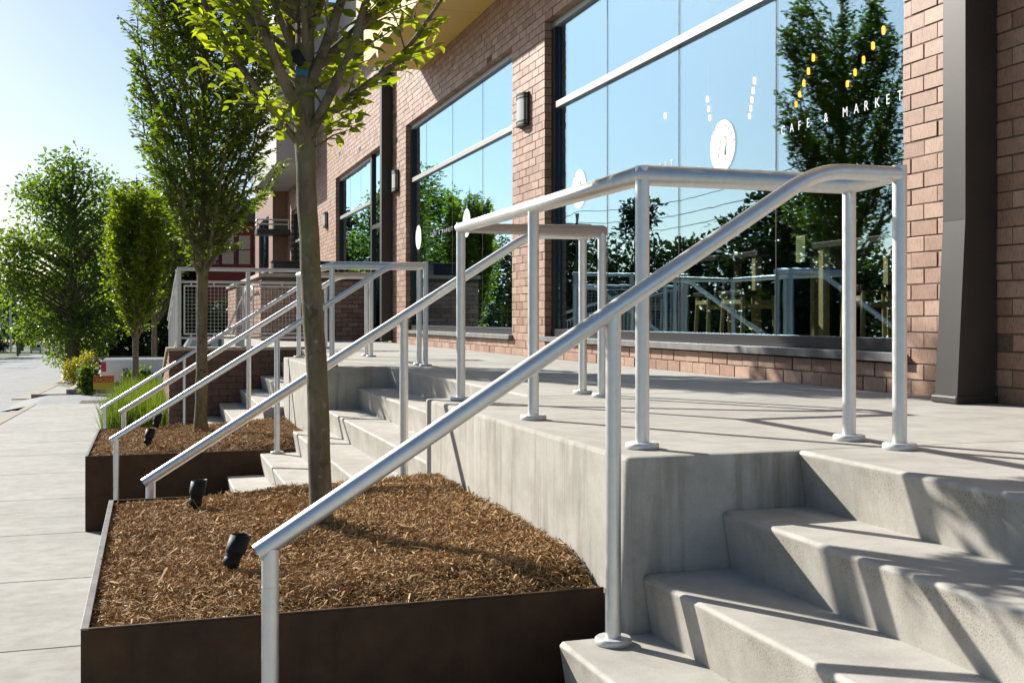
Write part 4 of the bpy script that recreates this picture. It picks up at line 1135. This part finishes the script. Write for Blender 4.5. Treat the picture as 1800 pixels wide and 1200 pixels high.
def spreading_tree(name, label, base, height, width, seed, mat, trunk_r=0.25, clumps=60, per=220, lsize=0.22, low=0.18, group=None, cat='tree', ybias=1.0):
    r = np.random.default_rng(seed)
    e = tag(empty(name, base), label, cat, group)
    L = MB()
    ht = height * (low + 0.12)
    L.tube([(0, 0, -0.2), (0.03, 0, ht * 0.5), (0, 0.02, ht), (0.05, 0, height * 0.55), (0, 0, height * 0.85)], [trunk_r * 1.15, trunk_r, trunk_r * 0.85, trunk_r * 0.5, trunk_r * 0.15], 10, cap=False)
    cs = []
    for i in range(clumps):
        while True:
            q = r.uniform(-1, 1, 3)
            if 0.25 < np.linalg.norm(q) < 1: break
        zc = height * (low + (1 - low) * (q[2] * 0.5 + 0.5))
        shape = math.sin(math.pi * (0.16 + 0.80 * (q[2] * 0.5 + 0.5))) ** 0.6
        cs.append((q[0] * width / 2 * shape, q[1] * width / 2 * ybias * shape, zc * 0.96))
    P = []; D = []; N = []; T = []
    for c in cs:
        c = np.array(c); cr = width * r.uniform(0.09, 0.17)
        z0 = max(ht * 0.8, min(c[2] - 0.12 * height, height * 0.7))
        L.tube([(0, 0, z0), tuple(c * np.array([0.5, 0.5, 1]) * np.array([1, 1, 0]) + np.array([0, 0, (z0 + c[2]) / 2 + 0.02 * height])), tuple(c)], [trunk_r * 0.28, trunk_r * 0.15, 0.01], 5, cap=False)
        g = r.normal(0, 1, (per, 3)); g = unit(g) * r.random((per, 1)) ** 0.45 * cr * np.array([1.15, 1.15, 0.75])
        p = c + g; P.append(p)
        D.append(unit(g + r.normal(0, 0.6, (per, 3)) * cr + np.array([0, 0, -0.1])))
        N.append(unit(np.array([0, 0, 1.0]) + r.normal(0, 0.6, (per, 3))))
        T.append(np.clip(r.beta(2, 2.4, per) * 0.8 + r.uniform(0, 0.25), 0, 1))
    P = np.concatenate(P); D = np.concatenate(D); N = np.concatenate(N); T = np.concatenate(T)
    L.build('trunk', M['bark'], e)
    me = leaf_mesh('crown', P, D, N, lsize * r.uniform(0.6, 1.25, len(P)), T, 0)
    o = link('crown', me, mat, e); o['kind'] = 'stuff'
    return e
spreading_tree('oak_tree', 'large leafy tree over the far end of the pavement', (-3.1, 50.0, gz(50)), 10.0, 6.4, 1, M['leaf_oak'], 0.30, 140, 140, 0.19, 0.10)
spreading_tree('oak_tree', 'dark tree behind the large leafy one, near the street', (-1.6, 62.0, gz(62)), 9.5, 6.0, 2, M['leaf_dark'], 0.3, 70, 220, 0.22, 0.08)
spreading_tree('oak_tree', 'dark tree behind the egg-shaped street tree', (1.6, 58.0, gz(58)), 8.6, 5.0, 3, M['leaf_dark'], 0.3, 60, 220, 0.22, 0.08)
for i, (x, y, h, w, lb) in enumerate([(-1.2, 56, 2.6, 3.6, 'wide dark shrub under the large leafy tree'), (2.2, 55, 3.0, 4.0, 'wide dark shrub behind the truck'), (5.5, 57, 3.2, 4.0, 'wide dark shrub behind the ramp'), (1.5, 44, 3.4, 2.8, 'dark green shrub seen through the left mesh panel'), (3.1, 46, 3.6, 3.0, 'dark green shrub in front of the red building')]):
    spreading_tree('dark_shrub', lb, (x, y, gz(y)), h, w, 200 + i, M['leaf_dark'], 0.06, 40, 160, 0.2, 0.02, cat='shrub')
fl = ['far hazy tree at the left end of the street', 'far hazy tree beside the pole', 'far round tree beyond the parked car', 'far tall tree beyond the crossing', 'far tree behind the pole sign', 'far tree at the vanishing end of the road']
for i, (x, y, h, w) in enumerate([(-22, 150, 9, 9), (-19.5, 190, 12, 10), (-26, 260, 16, 16), (-14, 230, 15, 13), (-31, 230, 14, 14), (-30, 330, 22, 26)]):
    spreading_tree('street_tree', fl[i], (x, y, gz(y)), h, w, 60 + i, M['leaf_far'], 0.3, 40, 160, 0.55, 0.12, 'far street trees')
# far wood closing the view
rw = np.random.default_rng(90); n = 26000
x = rw.uniform(-140, 160, n); y = rw.uniform(380, 430, n); hh = 13 + 5 * np.sin(x * 0.09) + 3 * np.sin(x * 0.31 + 1); z = np.array([gz(q) for q in y]) + hh * rw.random(n) ** 0.7
me = leaf_mesh('far_wood', np.stack([x, y, z], -1), unit(rw.normal(0, 1, (n, 3))), unit(rw.normal(0, 1, (n, 3)) + np.array([0, -0.4, 1])), rw.uniform(0.8, 2.0, n), rw.random(n), 0)
tag(link('far_wood', me, M['leaf_far']), 'hazy wood closing the street', 'wood', kind='stuff')
# trees and hedge across the street (they show in the shop windows)
k = 0
for x, y, h, w in [(-24, 30, 9.2, 9), (-26, 40, 8.0, 9), (-24, 50, 9.5, 8), (-27, 58, 10.5, 10), (-25, 67, 9.5, 9), (-26, 76, 11.5, 9), (-24, 86, 10.5, 10), (-27, 98, 12.5, 12), (-25, 112, 13, 12), (-27, 128, 14.5, 13), (-26, 146, 15, 14), (-27, 20, 9, 9)]:
    k += 1
    spreading_tree('oak_tree', 'dark leafy tree across the street, mirrored in the shop windows', (x, y, gz(y) + 0.3), h, w, 100 + k, M['leaf_dark'], 0.3, 40, 170, 0.42, 0.05, 'trees across the street')
rh = np.random.default_rng(91); n = 16000
x = rh.uniform(-34, -30, n); y = rh.uniform(-20, 260, n); z = np.array([gz(q) for q in y]) + (4.2 + 1.2 * np.sin(y * 0.4) + 0.8 * np.sin(y * 1.3)) * rh.random(n) ** 0.8
me = leaf_mesh('hedge_belt', np.stack([x, y, z], -1), unit(rh.normal(0, 1, (n, 3))), unit(rh.normal(0, 1, (n, 3)) + np.array([0.3, 0, 1])), rh.uniform(0.6, 1.3, n), rh.random(n), 0)
tag(link('hedge_belt', me, M['leaf_dark']), 'dark belt of shrubs across the street', 'shrubs', kind='stuff')
for i, (zz, lb) in enumerate(((5.9, 'lowest'), (6.5, 'middle'), (7.2, 'highest'))):
    pts = []
    for q in range(-1, 6):
        for t in np.linspace(0, 1, 9)[:-1]:
            y = (q + t) * 32; pts.append((-16.5, y, zz - 0.9 * 4 * t * (1 - t) - 0.010 * y))
    tag(MB().tube(pts, 0.018, 5).build('power_line', M['black']), lb + ' overhead cable across the street, mirrored in the window', 'cable', 'overhead cables')
for q in range(0, 6):
    e = tag(empty('utility_pole', (-16.5, q * 32.0, gz(q * 32))), 'wooden utility pole across the street', 'pole', 'utility poles across the street')
    MB().tube([(0, 0, -0.2), (0, 0, 9.3)], [0.16, 0.11], 10).build('pole', M['bark'], e); MB().box(-0.9, 0.9, -0.05, 0.05, 8.5, 8.65).build('crossarm', M['bark'], e)

# ornamental grass along the brick wall
rg_ = np.random.default_rng(31); n = 5200
gy = 16.0 + 9.0 * rg_.random(n) ** 1.25
gx0 = rg_.uniform(-0.60, 0.20, n) + 0.012 * (gy - 16); base = np.stack([gx0, gy, np.array([gz(q) for q in gy])], -1)
hgt = rg_.uniform(0.55, 1.05, n); a = rg_.uniform(0, 6.28, n); lean = rg_.uniform(0.02, 0.28, n)
V = np.zeros((n, 7, 3)); wv = np.stack([-np.sin(a), np.cos(a), np.zeros(n)], -1)
for i, (t, w) in enumerate(((0, 0.006), (0.4, 0.006), (0.75, 0.004))):
    c = base + np.stack([np.cos(a) * lean * t ** 1.8, np.sin(a) * lean * t ** 1.8, hgt * t * (1 - 0.08 * t)], -1)
    V[:, 2 * i] = c - wv * w; V[:, 2 * i + 1] = c + wv * w
V[:, 6] = base + np.stack([np.cos(a) * lean, np.sin(a) * lean, hgt * 0.92], -1)
b = (np.arange(n) * 7)[:, None]
F = np.concatenate([b + np.array([0, 1, 3]), b + np.array([0, 3, 2]), b + np.array([2, 3, 5]), b + np.array([2, 5, 4]), b + np.array([4, 5, 6])])
me = np_mesh('ornamental_grass', V.reshape(-1, 3), F, tint=np.repeat(rg_.random(n), 7))
tag(link('ornamental_grass', me, M['grass']), 'tall green ornamental grass beside the brick wall', 'grass', kind='stuff')
ground_sheet('planting_bed', M['soil'], -0.72, 0.26, 15.95, 30.7, 0.012)
ground_sheet('planting_bed', M['soil'], -1.75, -0.75, 30.95, 32.4, 0.004)

# ------------------------------------------------------------------ far end of the pavement
kb = tag(empty('bed_kerb'), kind='structure')
slab(kb, M['kerb'], -2.45, -0.9, 37.0, 37.2, dz=0.13, th=0.3, name='kerb_stone')
slab(kb, M['kerb'], -2.45, -2.25, 37.2, 46, dz=0.13, th=0.3, name='kerb_stone')
ground_sheet('shrub_bed', M['soil'], -2.25, 1.5, 37.2, 60, 0.06)
def shrub(name, label, base, h, w, seed, mat, ls=0.09, nleaf=900):
    r = np.random.default_rng(seed); e = tag(empty(name, base), label, 'shrub')
    st = MB()
    for i in range(9):
        a = r.uniform(0, 6.28); st.tube([(0, 0, 0), (math.cos(a) * w * 0.2, math.sin(a) * w * 0.2, h * 0.5), (math.cos(a) * w * 0.4, math.sin(a) * w * 0.4, h * 0.85)], [0.014, 0.01, 0.004], 5, cap=False)
    st.build('stem', M['bark'], e)
    g = unit(r.normal(0, 1, (nleaf, 3))) * (r.random((nleaf, 1)) ** 0.4) * np.array([w / 2, w / 2, h / 2]) * (1 + 0.18 * r.normal(0, 1, (nleaf, 1)))
    P = g + np.array([0, 0, h / 2]); P[:, 2] = np.maximum(P[:, 2], 0.03)
    me = leaf_mesh('foliage', P, unit(g + r.normal(0, 0.3, (nleaf, 3))), unit(r.normal(0, 0.5, (nleaf, 3)) + np.array([0, 0, 1])), ls * r.uniform(0.6, 1.3, nleaf), r.random(nleaf), 0)
    o = link('foliage', me, mat, e); o['kind'] = 'stuff'
shrub('yellow_shrub', 'yellow-green leafy shrub beside the far pavement', (-2.55, 42.2, gz(42) + .05), 0.95, 0.75, 71, M['leaf_yellow'])
shrub('grass_shrub', 'bright green clump left of the small red sign', (-1.80, 36.6, gz(37)), 0.85, 0.55, 72, M['grass'], 0.16, 700)
shrub('yellow_shrub', 'yellow shrub behind the small red sign', (-1.95, 39.4, gz(39) + .1), 1.15, 0.6, 73, M['leaf_yellow'])
shrub('round_shrub', 'low brownish shrub by the far kerb', (-4.6, 72, gz(72)), 1.3, 2.2, 74, M['leaf_mid'], 0.16)
shrub('round_shrub', 'small clipped shrub at the distant crossing', (-27.2, 232, gz(232)), 2.0, 3.6, 75, M['leaf_dark'], 0.4)
shrub('round_shrub', 'low green shrub at the foot of the truck', (-0.35, 33.7, gz(34)), 0.85, 0.8, 76, M['leaf_mid'], 0.10)
sg = tag(empty('yard_sign', (-1.235, 33.6, gz(33.6))), 'small red and yellow yard sign reading NOW', 'sign')
MB().box(-0.275, 0.275, -0.012, 0.012, 0.44, 0.63).build('sign_top', M['signred'], sg)
MB().box(-0.275, 0.275, -0.012, 0.012, 0.25, 0.439).build('sign_bottom', M['signyellow'], sg)
for sx in (-0.2, 0.2): MB().tube([(sx, 0.02, -0.1), (sx, 0.02, 0.5)], 0.006, 6).build('stake', M['alu_dull'], sg)
for ch, xx in (('N', -0.21), ('O', -0.075), ('W', 0.05)):
    tm = text_mesh(ch, 0.18, M['signyellow'], 'letter')
    tm.transform(Matrix(((1, 0, 0, 0), (0, 0, -1, 0), (0, 1, 0, 0), (0, 0, 0, 1)))); link('letter', tm, None, sg, (xx, -0.0145, 0.455))
# pickup truck parked across, tail towards the street
tk = tag(empty('pickup_truck', (-1.32, 34.2, gz(34.2) - 0.05)), 'silver white pickup truck parked behind the grass, tail to the street', 'truck')
def tp(mb, nm, mat): return mb.build(nm, mat, tk)
bed = MB().prism_y([(0.02, 0.50), (0.0, 0.62), (0.0, 1.06), (0.05, 1.12), (2.05, 1.12), (2.05, 0.42), (1.55, 0.42), (1.5, 0.62), (1.35, 0.78), (1.1, 0.83), (0.85, 0.78), (0.7, 0.62), (0.65, 0.45)], 0.0, 1.85)
tp(bed, 'bed', M['truck'])
tp(MB().prism_y([(2.06, 0.42), (2.06, 1.12), (2.15, 1.15), (2.45, 1.75), (3.75, 1.78), (4.35, 1.18), (5.4, 1.08), (5.5, 0.5), (5.3, 0.42), (5.0, 0.42), (4.9, 0.7), (4.5, 0.8), (4.15, 0.65), (4.05, 0.42)], 0.02, 1.83), 'cab', M['truck'])
tp(MB().prism_y([(2.3, 1.2), (2.53, 1.68), (3.7, 1.70), (4.2, 1.2)], 0.012, 1.838), 'side_window', M['pane_far'])
for x in (1.1, 4.52):
    for y in (0.03, 1.62):
        w = MB().tube([(x, y, 0.37), (x, y + 0.22, 0.37)], 0.36, 24).build('wheel', M['rubber'], tk); MB().tube([(x, y - 0.006, 0.37), (x, y + 0.1, 0.37)], 0.21, 20).build('rim', M['alu_dull'], w)
tp(MB().bbox(-0.012, 0.13, -0.012, 0.10, 0.78, 1.06, 0.01), 'taillight', M['taillight'])
tp(MB().bbox(-0.10, 0.05, 0.0, 1.85, 0.48, 0.60, 0.02), 'bumper', M['alu'])
# long pale beam lying on the shrub bed behind the truck (low wall cap)
tag(MB().bbox(-2.9, 0.6, 47.0, 47.4, gz(47) + 0.9, gz(47) + 1.0, 0.01).build('low_wall', M['tan']), 'pale stone capped low wall behind the truck', 'wall')
# distant street: crossing car, pole sign, pole
cr = tag(empty('distant_car', (-18.4, 205, gz(205) - 0.15)), 'distant car coming up the street under the tree', 'car')
MB().prism_y([(-0.85, 0.3), (-0.9, 0.85), (-0.72, 1.45), (0.72, 1.45), (0.9, 0.85), (0.85, 0.3)], 0, 4.2).build('body', M['truck'], cr)
MB().prism_y([(-0.74, 0.92), (-0.62, 1.38), (0.62, 1.38), (0.74, 0.92)], -0.012, 0.0).build('windscreen', M['black'], cr)
for sx in (-0.7, 0.7): MB().tube([(sx - 0.1, 0.6, 0.3), (sx + 0.1, 0.6, 0.3)], 0.31, 14).build('wheel', M['rubber'], cr)
pg = tag(empty('pole_sign', (-17.6, 142, gz(142))), 'distant white shop sign on a dark pole at the left edge', 'sign')
MB().box(-0.35, 0.15, -0.2, 0.2, 0, 7.0).build('pole', M['frame'], pg); MB().box(-1.0, 1.05, -0.25, 0.25, 2.6, 4.0).build('face', M['white'], pg); MB().box(-1.0, 1.05, -0.26, 0.26, 4.01, 5.3).build('face', M['frame'], pg)
pl = tag(empty('street_pole', (-19.0, 175, gz(175))), 'thin pale pole at the distant crossing', 'pole'); MB().tube([(0, 0, 0), (0, 0, 9)], 0.13, 8).build('pole', M['alu_dull'], pl); MB().tube([(0, 0, 8.8), (-1.2, 0, 9.2), (-2.4, 0, 9.2)], 0.07, 6).build('arm', M['alu_dull'], pl)
# red clad house and brown roofs behind the terrace
rb = tag(empty('red_building', (3.0, 52, gz(52))), 'dark red clad building beyond the mesh guard', 'building')
z0 = gz(52)
MB().box(-0.9, 5.0, 0, 8, -0.3, 4.35 - z0).build('wall', M['red'], rb)
MB().prism_y([(-1.1, 4.36 - z0), (5.2, 4.36 - z0), (5.2, 4.55 - z0), (2.4, 5.6 - z0), (-1.1, 4.55 - z0)], -0.3, 8.2).build('roof', M['roof'], rb)
for x in (-0.55, 0.12, 0.85, 1.55):
    w = MB().box(x, x + 0.5, -0.03, -0.001, 2.45 - z0, 3.75 - z0).build('window', M['pane_far'], rb)
    MB().box(x - 0.06, x - 0.001, -0.05, -0.002, 2.4 - z0, 3.8 - z0).build('frame', M['frame'], w); MB().box(x, x + 0.5, -0.05, -0.031, 3.08 - z0, 3.13 - z0).build('frame', M['frame'], w)
    MB().box(x, x + 0.5, -0.012, -0.002, 2.45 - z0, 3.07 - z0).build('blind', M['tan'], w)
gb = tag(empty('brown_house', (0.6, 66, gz(66))), 'brown house with shallow roof behind the street trees', 'building')
z0 = gz(66)
MB().box(0, 5.5, 0, 8, -0.3, 6.2 - z0).build('wall', M['roof'], gb); MB().prism_y([(-0.4, 6.21 - z0), (5.9, 6.21 - z0), (2.8, 7.9 - z0)], -0.4, 8.3).build('roof', M['roof'], gb)
for x in (0.8, 2.6, 4.2): MB().box(x, x + 0.7, -0.03, -0.001, 3.6 - z0, 5.0 - z0).build('window', M['cream'], gb)
